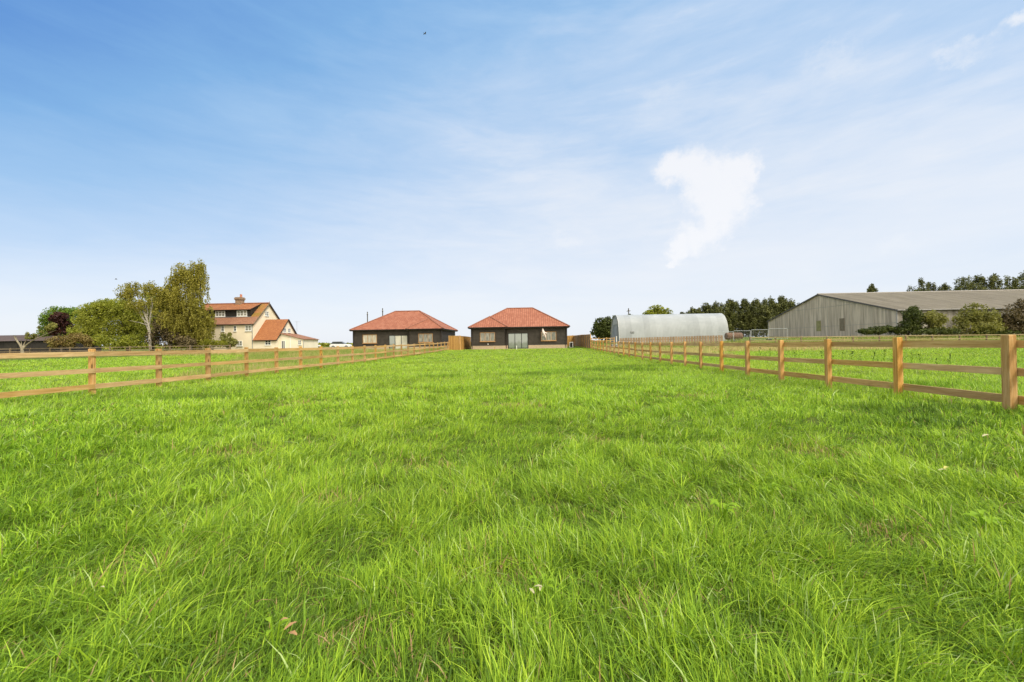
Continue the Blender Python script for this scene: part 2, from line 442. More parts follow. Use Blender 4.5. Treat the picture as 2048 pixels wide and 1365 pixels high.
def blades(name, x, y, ht, wd, lean, ldir, rnd, mat, rows, label, cat=None, kind='stuff'):
    n = len(x); z = Hn(x, y) - .01
    face = rng.uniform(0, 2 * math.pi, n)          # ribbon facing
    # face the ribbon roughly across its lean so it arches like a leaf
    face = np.where(rng.random(n) < .6, ldir + math.pi / 2 + rng.normal(0, .5, n), face)
    sx, sy = np.cos(face) * wd / 2, np.sin(face) * wd / 2
    co = np.empty((n, rows * 2, 3), np.float32)
    for r in range(rows):
        t = r / (rows - 1)
        w = (1 - t ** 2.2 * .93) * (.75 + .5 * min(t * 2, 1) - .25 * t)
        off = lean * ht * t ** 1.8; up = ht * (t - .38 * np.clip(lean, 0, 1.6) * t ** 2.6)
        cx = x + np.cos(ldir) * off; cy = y + np.sin(ldir) * off
        co[:, 2 * r, 0] = cx - sx * w; co[:, 2 * r, 1] = cy - sy * w; co[:, 2 * r, 2] = z + up
        co[:, 2 * r + 1, 0] = cx + sx * w; co[:, 2 * r + 1, 1] = cy + sy * w; co[:, 2 * r + 1, 2] = z + up
    base = (np.arange(n) * rows * 2)[:, None]
    q = np.concatenate([base + np.array([[2 * r, 2 * r + 1, 2 * r + 3, 2 * r + 2]]) for r in range(rows - 1)], 1).reshape(-1, 4)
    return co.reshape(-1, 3), q, np.repeat(rnd, rows * 2)


def fence_x(y, side):            # centre lines of the two long fences
    return (6.94 if side > 0 else -11.1) + TX * (y)


def lawn():
    parts = []; vbase = 0
    K = 13000.0
    def dens(r): return K * np.minimum(1, (2.0 / r) ** 1.45)
    bands = [(.45, 3.5, 4), (3.5, 11, 3), (11, 62, 2)]
    for r0, r1, rows in bands:
        rr = np.linspace(r0, r1, 4000); A = 2 * R(62)
        pdf = dens(rr) * rr * A; N = int(np.trapezoid(pdf, rr)) if hasattr(np, 'trapezoid') else int(np.trapz(pdf, rr))
        cdf = np.cumsum(pdf); cdf /= cdf[-1]
        # tufts
        per = 15 if r1 < 12 else 6
        nt_ = N // per
        r = np.interp(rng.random(nt_), cdf, rr); a = rng.uniform(-R(62), R(62), nt_)
        tx, ty = r * np.sin(a), r * np.cos(a)
        patch = np.clip((fnoise(tx, ty, .3, 21) - .5) * 2.2 + .5, 0, 1); patch2 = np.clip((fnoise(tx, ty, 1.1, 33) - .5) * 1.2 + .5, 0, 1)
        thin = fnoise(tx, ty, .45, 55, o=2)
        keep = (thin > .2) | (rng.random(nt_) < .45)
        # the blown-over paddock grass does not grow under buildings
        keep &= ~((ty > 52.5) & (tx > -24) & (tx < 9.5))
        tx, ty, r, patch, patch2 = tx[keep], ty[keep], r[keep], patch[keep], patch2[keep]; nt_ = len(tx)
        th = .062 + .092 * patch + .018 * rng.normal(0, 1, nt_) + .03 * (patch2 - .5)
        lod = np.clip((r - 3) / 9, 0, 1)
        near_f = np.minimum(np.abs(tx - fence_x(ty, -1)), np.abs(tx - fence_x(ty, 1))); th = th + .07 * np.exp(-(near_f / .22) ** 2) * rng.random(nt_)
        dark = np.zeros(nt_)
        for cx, cy, ax_, ay_ in ((4.3, 16.6, 2.2, 1.0), (5.6, 18.5, 2.4, .9), (.9, 14.6, .8, .5), (-2.6, 14.2, .9, .5), (2.6, 12, .9, .4), (9.2, 9.4, 1.2, .7), (6.2, 6.0, 1.1, .5), (1.6, 3.3, .35, .25), (-1.4, 2.4, .3, .3), (5.3, 5.2, 1, .4), (-7, 9, 1.4, .5), (2.6, 2.5, .4, .25)):
            dark = np.maximum(dark, np.exp(-((tx - cx) / ax_) ** 2 - ((ty - cy) / ay_) ** 2))
        dk = fnoise(tx, ty, 1.3, 91); dark = dark * np.clip((r - 5) / 4, .15, 1) * (.5 + dk); th = th + .05 * dark
        spot = np.zeros(nt_)
        for cx, cy, sr in ((-.045, 1.86, .10), (-1.9, 1.95, .12), (.55, 1.62, .06), (-.62, 1.5, .07), (1.25, 2.6, .12), (-1.3, 2.75, .12), (2.1, 2.2, .1), (-.9, 3.6, .15), (.9, 4.4, .18), (-2.8, 4.2, .2), (2.9, 3.9, .2), (0, 7, .3), (-4, 7.5, .35), (3.6, 8, .3)):
            spot = np.maximum(spot, np.exp(-((tx - cx) / sr / 1.5) ** 2 - ((ty - cy) / sr) ** 2))
        th = th * (1 - .35 * spot)
        tall = rng.random(nt_) < .05; th = np.where(tall, th * 1.35, th)
        th = np.clip(th, .05, .32)
        trnd = rng.random(nt_)
        wind = fnoise(tx, ty, 1.6, 71) * 5.5 - 1.6
        rad = .014 + .022 * rng.random(nt_) + .0035 * np.minimum(r, 20)
        x = np.repeat(tx, per); y = np.repeat(ty, per); n = len(x)
        ang = rng.uniform(0, 2 * math.pi, n); d = np.abs(rng.normal(0, 1, n)) * np.repeat(rad, per)
        x = x + np.cos(ang) * d; y = y + np.sin(ang) * d
        ht = np.repeat(th, per) * rng.uniform(.55, 1.25, n)
        outw = rng.random(n) < .55
        wd_ = np.repeat(wind, per) + rng.normal(0, .45, n)
        ldir = np.where(outw, ang, wd_)
        lean = np.abs(rng.normal(.62, .42, n)); lean = np.where(rng.random(n) < .16, lean + .7, lean)
        rb = np.repeat(r, per)
        w = (.0032 + .0038 * rng.random(n) ** 1.6) * np.maximum(1, (rb / 3.0)) ** .72
        rnd = np.clip(np.repeat(.2 + .1 * lod * .5 + .2 * patch2 * (1 - .6 * lod) + .3 * patch * (1 - .5 * lod) + .12 * lod + .4 * (trnd - .5) - .5 * dark + .2 * lod, per) + rng.normal(0, .2, n), .055, 1)
        broad = rng.random(n) < .018 * np.clip(1.3 - rb / 9, 0, 1)
        w = np.where(broad, w * 1.4, w); ht = np.where(broad, ht * 1.1, ht); lean = np.where(broad, .5 + .7 * rng.random(n), lean); rnd = np.where(broad & (rng.random(n) < .6), 1.0, rnd)
        dead = rng.random(n) < .012 + .08 * np.repeat(np.clip(.35 - patch, 0, 1), per) + .32 * np.repeat(spot, per)
        rnd = np.where(dead, rng.random(n) * .04, rnd)
        co, q, rv = blades('g', x, y, ht, w, lean, ldir, rnd, None, rows, '')
        parts.append((co, q + vbase, rv)); vbase += len(co)
    co = np.concatenate([p[0] for p in parts]); q = np.concatenate([p[1] for p in parts]); rv = np.concatenate([p[2] for p in parts])
    o = mesh_np('grass', co, q, M['grass'], None, rv)
    tag(o, 'long bright green grass filling the paddocks', 'grass', None, 'stuff')
    print('lawn verts', len(co))
lawn()


def rough_grass():
    P = []; vb = 0
    def region(n, fx, fy, cond, h0, h1, w, r0, r1, ln=.35):
        nonlocal vb
        x = rng.uniform(*fx, n); y = rng.uniform(*fy, n); k = cond(x, y) & (fnoise(x, y, 1.8, 9) > .3)
        x, y = x[k], y[k]; n = len(x)
        cl = fnoise(x, y, 3.0, 44)
        ht = (h0 + (h1 - h0) * rng.random(n)) * (.5 + cl)
        r = np.clip(r0 + (r1 - r0) * (cl * .6 + rng.random(n) * .4), 0, 1)
        co, q, rv = blades('r', x, y, ht, w * (.6 + .8 * rng.random(n)), np.abs(rng.normal(ln, .25, n)), rng.normal(.4, 1.2, n), r, None, 2, '')
        P.append((co, q + vb, rv)); vb += len(co)
    fl = lambda y: fence_x(y, -1); fr = lambda y: fence_x(y, 1)
    region(60000, (-34, -8), (14, 54), lambda x, y: (x < fl(y) - .15) & (x > fl(y) - 1.2 - (y - 13) * .62), .16, .42, .028, .0, 1.0)
    region(26000, (-34, -8), (34, 54), lambda x, y: (x < fl(y) - .3) & (x > fl(y) - 3 - (y - 28) * .9), .25, .55, .05, .0, 1.0)
    region(34000, (-85, -26), (49, 60), lambda x, y: y > 0, .15, .45, .07, 0, .62)
    region(12000, (-60, -20), (60, 70), lambda x, y: y > 0, .1, .3, .09, .3, 1)
    region(5000, (-40, -18), (44, 58), lambda x, y: (x < fl(y) - 4), .2, .45, .06, 0, .9)
    region(22000, (10, 70), (36.5, 48), lambda x, y: (x > fr(y) + .3) & ((x > 14) | (y > 30)), .15, .42, .055, 0, .62)
    region(22000, (11, 72), (47.5, 59), lambda x, y: (x > fr(y) + .3), .25, .65, .07, .1, 1.0)
    region(5000, (10, 17), (30, 48), lambda x, y: (x > fr(y) + .2), .15, .5, .045, 0, .7)
    region(5000, (-110, -86), (50, 70), lambda x, y: y > 0, .15, .4, .09, 0, .9)
    co = np.concatenate([p[0] for p in P]); q = np.concatenate([p[1] for p in P]); rv = np.concatenate([p[2] for p in P])
    tag(mesh_np('rough_grass', co, q, M['rough'], None, rv), 'rough uncut grass with straw coloured tops along the field edges', 'rough grass', None, 'stuff')
    # long pale seed stems blown over behind the left fence
    n = 750; yy = rng.uniform(6.5, 17, n); x = fence_x(yy, -1) - .15 - np.abs(rng.normal(0, 1.1, n)); k = fnoise(x, yy, 1.2, 5) > .42
    x, yy = x[k], yy[k]; n = len(x)
    co, q, rv = blades('w', x, yy, rng.uniform(.3, .62, n), .004 + .005 * rng.random(n), np.abs(rng.normal(.9, .3, n)), rng.normal(.2, .4, n), rng.random(n), None, 4, '')
    tag(mesh_np('seed_stems', co, q, M['wisp'], None, rv), 'pale seed stems leaning over behind the left fence', 'grass stems', None, 'stuff')
rough_grass()

# ------------------------------------------------------------------ long post and rail fences
def rail_fence(side, y0, n, label, extra_front):
    x0 = fence_x(y0, side)
    fz = thing('post_and_rail_fence', label, 'fence', (x0, y0, 0), PLOT, 'post and rail fences around the paddocks')
    st = 1.8 * math.sqrt(1 + TX * TX)
    st0 = 1.93
    ca, sa = math.cos(PLOT), math.sin(PLOT)
    def gz(u):                                   # ground under local distance u
        wx = x0 - sa * u; wy = y0 + ca * u
        return Hf(wx, wy)
    posts = []
    for i in range(-extra_front, n):
        u = i * st if i >= 0 else i * st0; g = gz(u)
        lx = random.uniform(-.012, .012); tw = random.uniform(-.01, .01); top = 1.117 + random.uniform(-.012, .015); w = .05 + random.uniform(-.003, .004)
        b = MB()
        vs = []
        for z, sx_, k in ((-.35, 0, 1), (top - .012, tw, 1), (top, tw, .88)):
            for a, c in ((-1, -1), (1, -1), (1, 1), (-1, 1)): vs.append((a * w * k + sx_ * 1, c * w * k, z))
        b.add(vs, [(3, 2, 1, 0), (0, 1, 5, 4), (1, 2, 6, 5), (2, 3, 7, 6), (3, 0, 4, 7), (4, 5, 9, 8), (5, 6, 10, 9), (6, 7, 11, 10), (7, 4, 8, 11), (8, 9, 10, 11)])
        o = b.build('post', M['wood_post'], fz); o.location = (lx, u, g); posts.append((u, g))
    # rails, nailed to the +x face of the posts
    for k, (zc, hh) in enumerate(((1.0, .12), (.585, .115), (.185, .12))):
        for j in range(len(posts) - 1):
            (ua, ga), (ub, gb) = posts[j], posts[j + 1]
            za = zc + ga + random.uniform(-.006, .006); zb = zc + gb + random.uniform(-.006, .006)
            x = .05 + .02; L = ub - ua - .006
            b = MB(); d = .019; h = hh / 2 + random.uniform(-.004, .004); q = random.uniform(-.004, .004)
            # built along local x so the grain follows the rail; the child is turned to run along y
            ns = 5; vs = []
            for s_ in range(ns):
                tt = s_ / (ns - 1); bow = .006 * math.sin(math.pi * tt) * q * 250
                for a, c in ((-1, -1), (1, -1), (1, 1), (-1, 1)):
                    vs.append(((tt - .5) * L, a * d, c * h + (zb - za) * (tt - .5) + bow * .3))
            fs = [(3, 2, 1, 0), tuple(range((ns - 1) * 4, ns * 4))]
            for s_ in range(ns - 1):
                for c in range(4): fs.append((s_ * 4 + c, s_ * 4 + (c + 1) % 4, s_ * 4 + 4 + (c + 1) % 4, s_ * 4 + 4 + c))
            b.add(vs, fs)
            o = b.build('rail', M['wood_rail'], fz); o.location = (x, (ua + ub) / 2, (za + zb) / 2); o.rotation_euler = (0, 0, R(90))
    return fz
rail_fence(-1, 10.03, 24, 'timber post and rail fence on the left running back to the orange board fence', 2)
rail_fence(1, 5.84, 25, 'timber post and rail fence on the right running back past the silver hut', 2)


def cross_fence(name, label, a, b_, spacing, post_h, rails, pm, rm, pw=.1, rh=.09, gr='post and rail fences around the paddocks'):
    a = Vector((*a, 0)); b_ = Vector((*b_, 0)); d = b_ - a; L = d.length; rz = math.atan2(d.y, d.x)
    f = thing(name, label, 'fence', (a.x, a.y, 0), rz, gr)
    n = int(L / spacing) + 1; P = []
    for i in range(n):
        u = i * spacing; w = a + d * (u / L); g = Hf(w.x, w.y); P.append((u, g))
        m = MB(); hh = post_h * random.uniform(.98, 1.03)
        m.add([(-pw / 2, -pw / 2, -.3), (pw / 2, -pw / 2, -.3), (pw / 2, pw / 2, -.3), (-pw / 2, pw / 2, -.3), (-pw / 2, -pw / 2, hh - .03), (pw / 2, -pw / 2, hh - .03), (pw / 2, pw / 2, hh), (-pw / 2, pw / 2, hh)],
              [(3, 2, 1, 0), (4, 5, 6, 7), (0, 1, 5, 4), (1, 2, 6, 5), (2, 3, 7, 6), (3, 0, 4, 7)])
        o = m.build('post', pm, f); o.location = (u, 0, g); o.rotation_euler = (0, R(random.uniform(-1, 1)), 0)
    for zc in rails:
        for j in range(n - 1):
            (ua, ga), (ub, gb) = P[j], P[j + 1]
            m = MB().bar((-(ub - ua) / 2 + .003, 0, -(gb - ga) / 2), ((ub - ua) / 2 - .003, 0, (gb - ga) / 2), .035, rh)
            o = m.build('rail', rm, f); o.location = ((ua + ub) / 2, -pw / 2 - .019, zc + (ga + gb) / 2)
    return f
cross_fence('post_and_rail_fence', 'low weathered rail fence on the far left in front of the trees', (XP(-60, 60), 60), (XP(470, 60), 60), 3.0, 1.15, (1.02, .6, .22), M['wood_old_post'], M['wood_old'], .14, .09)
cross_fence('post_and_rail_fence', 'far rail fence below the shrubs and the big grey barn', (XP(1500, 49), 49), (XP(2200, 46.5), 46.5), 3.0, 1.12, (1.02, .6, .22), M['wood_old_post'], M['wood_tan'], .11, .09)
cross_fence('post_and_rail_fence', 'short rail fence between the brown boards and the silver hut', (XP(1182, 51.5), 51.5), (XP(1244, 51.5), 51.5), 1.0, 1.35, (1.22, .95), M['wood_post'], M['wood_rail'], .08, .07)


def board_fence(name, label, a, b_, h, mat, panel=1.83, top=True, h2=None, base=-.05):
    a = Vector((*a, 0)); b_ = Vector((*b_, 0)); d = b_ - a; L = d.length; rz = math.atan2(d.y, d.x)
    f = thing(name, label, 'fence', (a.x, a.y, 0), rz, 'close boarded fences beside the bungalows')
    n = max(1, round(L / panel)); pl = L / n
    for i in range(n + 1):
        w = a + d * (i / n); g = Hf(w.x, w.y)
        o = MB().box(-.05, .05, -.05, .05, -.3, h + .06).build('post', M['wood_post'], f); o.location = (i * pl, 0, g)
        if i == n: break
        w2 = a + d * ((i + 1) / n); g2 = Hf(w2.x, w2.y); m = MB()
        x = .052; w_ = .11
        while x < pl - .06:
            x2 = min(x + w_ - .004, pl - .052); gz = g + (g2 - g) * x / pl
            m.box(x, x2, -.022 + .006 * (int(x / w_) % 2), .0, gz + base, gz + h); x += w_
        m.build('panel', mat, f).location = (i * pl, 0, 0)
        c = MB().bar((.052, -.01, g + h + .015), (pl - .052, -.01, g2 + h + .015), .06, .03); c.build('capping_rail', M['wood_rail'], f).location = (i * pl, 0, 0)
    return f
ax, ay = fence_x(51.9, -1), 51.9
board_fence('board_fence', 'orange close boarded fence stepping back between the two bungalows', (XP(898, 52), 52), (XP(920, 52), 52), 1.85, M['closeboard'])
board_fence('board_fence', 'brown close boarded fence seen end on left of the right bungalow', (XP(920, 52) + .06, 52.06), (XP(941, 66), 66), 1.8, M['closeboard'])
board_fence('board_fence', 'brown close boarded fence running back right of the right bungalow', (XP(1181, 49.8), 49.8), (XP(1147, 70), 70), 1.75, M['closeboard_brown'])
board_fence('board_fence', 'short orange board fence closing the gap behind the white heat pump', (XP(1133, 69), 69), (XP(1146, 69.5), 69.5), 1.8, M['closeboard'])


def pallet_fence():
    a = Vector((XP(1239, 52.3), 52.3, 0)); b_ = Vector((XP(1446, 51.3), 51.3, 0)); d = b_ - a; L = d.length
    f = thing('paling_fence', 'low brown fence of upright boards in front of the silver hut', 'fence', (a.x, a.y, 0), math.atan2(d.y, d.x))
    n = int(L / .33)
    for i in range(n):
        w = a + d * ((i + .5) / n); g = Hf(w.x, w.y); top = 1.5 + .19 * i / n
        w_ = .135 + random.uniform(-.01, .008)
        o = MB().box(-w_, w_, -.012, .012, g - .05, top + random.uniform(-.015, .015)).build('paling', M['pallet'], f); o.location = ((i + .5) * L / n, random.uniform(-.01, .01), 0)
    for z in (.35, 1.05):
        MB().bar((0, .045, z + .1), (L, .045, z + .35), .04, .09).build('rail', M['wood_old'], f)
pallet_fence()

# ------------------------------------------------------------------ building materials
def tile_mat(name, lo, mid, hi, pu=.3, pv=.3, moss=None, lines=.42):
    t = NT(name); tc = t.n('ShaderNodeTexCoord'); uv = tc.outputs['UV']
    sp = t.n('ShaderNodeSeparateXYZ'); t.L.new(uv, sp.inputs[0])
    u = t.math('DIVIDE', sp.outputs[0], pu); v_ = t.math('DIVIDE', sp.outputs[1], pv)
    fu = t.math('FRACT', u); fv = t.math('FRACT', v_)
    cb = t.n('ShaderNodeCombineXYZ'); t.L.new(t.math('FLOOR', u), cb.inputs[0]); t.L.new(t.math('FLOOR', v_), cb.inputs[1])
    wn = t.n('ShaderNodeTexWhiteNoise', noise_dimensions='2D'); t.L.new(cb.outputs[0], wn.inputs['Vector'])
    n = t.noise(t.coord('Object'), .5, 4)
    c = t.ramp(t.math('ADD', t.math('MULTIPLY', wn.outputs[0], .5), t.math('MULTIPLY', n, .5)), [(.2, lo), (.5, mid), (.8, hi)])
    if moss: c = t.mix(t.ramp(t.noise(t.coord('Object'), .8, 6, .65), [(.42, (0, 0, 0)), (.62, (1, 1, 1))]), c, (*moss, 1))
    prof = t.math('SINE', t.math('MULTIPLY', fu, 2 * math.pi))
    hgt = t.math('ADD', t.math('MULTIPLY', prof, .5), t.math('SUBTRACT', 1., fv))
    gap = t.math('MAXIMUM', t.math('LESS_THAN', fv, .12), t.math('MULTIPLY', t.math('LESS_THAN', fu, .16), .8))
    c = t.mix(t.math('MULTIPLY', gap, lines), c, (*[x * .35 for x in lo], 1))
    t.bsdf(c, .75, t.bump(hgt, .7, .04), spec=.25); return t.m


M['pantile'] = tile_mat('pantile', (.31, .112, .062), (.36, .138, .078), (.41, .168, .098), .3, .42)
M['ridge_tile'] = plain('ridge_tile', (.26, .11, .07), .8, .25, 6)
M['plain_tile'] = tile_mat('plain_tile', (.31, .115, .045), (.385, .15, .055), (.45, .19, .075), .17, .12, None, .3)
M['plain_tile_moss'] = tile_mat('plain_tile_moss', (.33, .13, .045), (.40, .17, .06), (.45, .21, .08), .17, .12, (.29, .19, .035), .3)
M['plain_tile_brown'] = tile_mat('plain_tile_brown', (.27, .13, .075), (.34, .165, .095), (.40, .21, .125), .17, .12, None, .3)
M['boarding'] = plain('boarding', (.052, .044, .034), .75, .25, 2.5, bump=.3)
M['fascia'] = plain('fascia', (.03, .022, .018), .5, .2, 3)
M['soffit'] = plain('soffit', (.42, .36, .28), .7, .1, 3)
M['oak_frame'] = plain('oak_frame', (.42, .24, .10), .55, .2, 6)
M['grey_frame'] = plain('grey_frame', (.02, .02, .02), .4, .1, 6)
M['white_frame'] = plain('white_frame', (.8, .8, .76), .45, .04, 6)
M['render_cream'] = plain('render_cream', (.84, .73, .53), .9, .06, .7, bump=.2)
M['render_cream_light'] = plain('render_cream_light', (.84, .75, .58), .9, .06, .7, bump=.2)
M['black_board'] = plain('black_board', (.028, .024, .02), .6, .3, 2)
M['curtain'] = plain('curtain', (.72, .66, .52), .9, .15, 4)
M['blind'] = plain('blind', (.62, .60, .50), .9, .08, 4)
M['brass'] = plain('brass', (.6, .6, .6), .3, .05, 5, metal=1)
t = NT('glass'); n = t.noise(t.coord(), .7, 2)
t.bsdf((.05, .06, .06), .06, t.bump(n, .12, .05), spec=.8); M['glass'] = t.m
t = NT('glass_door'); t.bsdf((.34, .38, .35), .04, t.bump(t.noise(t.coord(), .8, 2), .08, .05), metal=.5, spec=.8); M['glass_door'] = t.m
t = NT('glass_pale'); t.bsdf(t.ramp(t.noise(t.coord('Object', (5, 1, 1)), 1.2, 3), [(.35, (.13, .14, .12)), (.65, (.36, .34, .28))]), .12, spec=.7); M['glass_pale'] = t.m
t = NT('glass_curtain'); t.bsdf(t.ramp(t.noise(t.coord('Object', (9, 1, 1)), 1.2, 3), [(.35, (.36, .33, .25)), (.65, (.62, .57, .45))]), .15, spec=.6); M['glass_curtain'] = t.m
t = NT('brick'); br = t.n('ShaderNodeTexBrick'); t.L.new(t.coord('Object', (1, 1, 1), (R(90), 0, 0)), br.inputs[0])
br.inputs['Color1'].default_value = (.55, .40, .24, 1); br.inputs['Color2'].default_value = (.44, .30, .18, 1); br.inputs['Mortar'].default_value = (.5, .45, .36, 1)
br.inputs['Scale'].default_value = 1; br.inputs['Brick Width'].default_value = .225; br.inputs['Row Height'].default_value = .075; br.inputs['Mortar Size'].default_value = .01
t.bsdf(br.outputs[0], .85); M['brick'] = t.m
M['chimney_brick'] = plain('chimney_brick', (.30, .21, .14), .9, .35, 5, bump=.6)
M['terracotta'] = plain('terracotta', (.5, .2, .12), .8, .1, 5)
M['lead'] = plain('lead', (.3, .31, .32), .6, .1, 4)


def window(parent, name, x0, x1, z0, z1, y, cols, rows, fm, gm, sill=True, fw=.06, mirror=None, axis='x', out=1):
    """opening in a wall facing -y (axis x) or +x (axis y)"""
    f = MB(); dp = .07
    def bx(mb, a0, a1, b0, b1, c0, c1):
        if axis == 'x': mb.box(a0, a1, y - c1, y - c0, b0, b1)
        else: mb.box(y + c0, y + c1, a0, a1, b0, b1)
    bx(f, x0, x1, z0, z0 + fw, -.01, dp); bx(f, x0, x1, z1 - fw, z1, -.01, dp)
    bx(f, x0, x0 + fw, z0 + fw, z1 - fw, -.01, dp); bx(f, x1 - fw, x1, z0 + fw, z1 - fw, -.01, dp)
    for i in range(1, cols):
        c = x0 + (x1 - x0) * i / cols; bx(f, c - fw * .5, c + fw * .5, z0 + fw, z1 - fw, -.01, dp - .003)
    for i in range(1, rows):
        c = z0 + (z1 - z0) * i / rows; bx(f, x0 + fw, x1 - fw, c - fw * .3, c + fw * .3, -.01, dp - .006)
    fo = f.build(name, fm, parent, mirror=mirror)
    g = MB(); bx(g, x0 + fw * .5, x1 - fw * .5, z0 + fw * .5, z1 - fw * .5, -.012, .03); g.build('pane', gm, fo, mirror=mirror)
    if sill:
        s_ = MB(); bx(s_, x0 - .06, x1 + .06, z0 - .07, z0 - .002, -.01, .13); s_.build('sill', fm, fo, mirror=mirror)
    return fo


def bungalow(px, Z, ground_z, mirror, label):
    W, D, EH = 13.2, 10.0, 3.0
    b = thing('bungalow', label, 'bungalow', (XP(px, Z), Z, ground_z), PLOT, 'black weatherboarded bungalows at the end of the paddock')
    mr = W if mirror else None
    k = math.tan(R(30.7)); y1 = .6; o_ = .3
    # core walls (dark lining behind the boards) and brick plinth
    c = MB(); c.box(.03, W - .03, y1 + .03, y1 + D - .6, .0, EH - .22); c.box(.03, 4.67, .03, y1 + .2, .0, EH - .221)
    c.build('wall', M['boarding'], b, mirror=mr)
    pl = MB(); pl.box(.02, 4.68, .01, .1, -.3, .46); pl.box(4.60, 4.69, .1, y1 - .012, -.3, .461); pl.box(4.691, 5.03, y1 - .012, y1 + .09, -.3, .46); p2 = MB(); p2.box(7.88, W - .02, y1 - .01, y1 + .09, -.3, .46)
    p2.box(W - .10, W - .012, y1 + .09, y1 + D - .7, -.3, .459); pl.box(.012, .10, .1, y1 + D - .7, -.3, .459)
    pl.build('plinth', M['brick'], b, mirror=mr)
    p2.build('plinth', M['brick'], b, mirror=mr)
    # lapped boards
    bd = MB(); z = .47; hb = .19
    wing_open = [(1.24, 3.34, 1.02, 2.3)]; main_open = [(5.05, 7.86, -1, 2.17), (9.6, 11.72, 1.02, 2.3)]
    def run(x0, x1, y, opens, zz):
        xs = [(x0, x1)]
        for a0, a1, c0, c1 in opens:
            if zz + hb > c0 + .02 and zz < c1 - .02:
                nx = []
                for s0, s1 in xs:
                    if a1 <= s0 or a0 >= s1: nx.append((s0, s1)); continue
                    if a0 > s0: nx.append((s0, a0))
                    if a1 < s1: nx.append((a1, s1))
                xs = nx
        for s0, s1 in xs:
            if s1 - s0 < .03: continue
            bd.add([(s0, y - .05, zz), (s1, y - .05, zz), (s1, y, zz), (s0, y, zz), (s0, y - .012, zz + hb), (s1, y - .012, zz + hb), (s1, y, zz + hb), (s0, y, zz + hb)],
                   [(3, 2, 1, 0), (4, 5, 6, 7), (0, 1, 5, 4), (1, 2, 6, 5), (2, 3, 7, 6), (3, 0, 4, 7)])
    while z < EH - .2:
        run(.06, 4.62, .03, wing_open, z); run(4.70, W - .06, y1 + .03, main_open, z)
        for xx, sg, ya in ((W - .03, 1, y1 + .08), (.03, -1, .12)):
            ya2 = y1 + D - .7
            bd.add([(xx + sg * .035, ya, z), (xx + sg * .035, ya2, z), (xx, ya2, z), (xx, ya, z), (xx + sg * .012, ya, z + hb), (xx + sg * .012, ya2, z + hb), (xx, ya2, z + hb), (xx, ya, z + hb)],
                   [(0, 1, 2, 3), (7, 6, 5, 4), (4, 5, 1, 0), (5, 6, 2, 1), (6, 7, 3, 2), (7, 4, 0, 3)])
        z += hb
    bd.build('weatherboarding', M['boarding'], b, mirror=mr)
    cb = MB()
    for x, y in ((0, 0), (4.64, 0), (W - .07, y1)): cb.box(x - .005, x + .075, y - .02, y + .07, .465, EH - .21)
    cb.build('corner_board', M['fascia'], b, mirror=mr)
    # roof
    z0 = EH; xe0, xe1 = -o_, W + o_; ya, yb = y1 - o_, y1 - o_ + D; run_ = D / 2
    P = lambda x, y, h: (x, y, z0 + h)
    A = P(xe0, -o_, 0); C = P(5.05, -o_, 0); hw = (5.05 + o_) / 2; Pk = P(xe0 + hw, -o_ + hw, hw * k); Q = P(xe0 + hw, ya + hw, hw * k)
    V = P(5.05, ya, 0); E = P(xe1, ya, 0); Fb = P(xe1, yb, 0); B = P(xe0, yb, 0)
    R1 = P(xe0 + run_, ya + run_, run_ * k); R2 = P(xe1 - run_, ya + run_, run_ * k)
    cs = math.cos(math.atan(k))
    m = MB()
    def slope(pts, axis, base, sg):
        uv = [((p[0] if axis == 'x' else p[1]) + 20, abs((p[1] if axis == 'x' else p[0]) - base) / cs) for p in pts]
        m.poly(pts, uv)
    slope([A, C, Pk], 'x', -o_, 1); slope([V, E, R2, R1, Q], 'x', ya, 1)
    slope([C, V, Q, Pk], 'y', 5.05, 1); slope([E, Fb, R2], 'y', xe1, 1); slope([B, A, Pk, Q, R1], 'y', xe0, 1); slope([Fb, B, R1, R2], 'x', yb, 1)
    roof = m.build('roof', M['pantile'], b, mirror=mr)
    so = MB(); so.poly([(xe0, -o_, EH - .2), (xe0, yb, EH - .2), (xe1, yb, EH - .2), (xe1, ya, EH - .2), (5.05, ya, EH - .2), (5.05, -o_, EH - .2)])
    so.build('soffit', M['soffit'], roof, mirror=mr)
    rt = MB()
    def line(a, c, r=.11): rt.tube([a, c], r, 8)
    line(R1, R2); line(A, Pk); line(Pk, Q); line(Q, R1); line(C, Pk); line(E, R2); line(Fb, R2); line(B, R1)
    rt.build('ridge_tiles', M['ridge_tile'], roof, mirror=mr)
    fa = MB()
    def fas(a, c):
        fa.bar((a[0], a[1], EH - .105), (c[0], c[1], EH - .105), .03, .19)
    fas(A, C); fas(C, V); fas(V, E); fas(E, Fb); fas(Fb, B); fas(B, A)
    fa.build('fascia', M['fascia'], roof, mirror=mr)
    gu = MB()
    for a, c in ((A, C), (V, E), (E, Fb), (A, B)):
        dv = (Vector(c) - Vector(a)).normalized(); out_ = Vector((dv.y, -dv.x, 0)) * (.075 if (a, c) != (A, B) else -.075)
        gu.tube([Vector(a) + out_ + Vector((0, 0, -.06)), Vector(c) + out_ + Vector((0, 0, -.06))], .055, 8)
    gu.build('gutter', M['fascia'], b, sm=True, mirror=mr)
    for x, y in ((.18, -.06), (4.85, y1 - .07), (W - .2, y1 - .07)):
        MB().tube([(x, y - .22, EH - .12), (x, y, EH - .35), (x, y, .05)], .035, 8).build('downpipe', M['fascia'], b, sm=True, mirror=mr)
    # openings
    left_pale = M['glass_pale']
    window(b, 'window', 1.26, 3.32, 1.04, 2.28, .0, 3, 1, M['oak_frame'], M['glass_pale'], mirror=mr)
    window(b, 'window', 9.62, 11.70, 1.04, 2.28, y1, 3, 1, M['oak_frame'], M['glass_curtain'] if mirror else M['glass_pale'], mirror=mr)
    fo = MB(); zt = 2.15
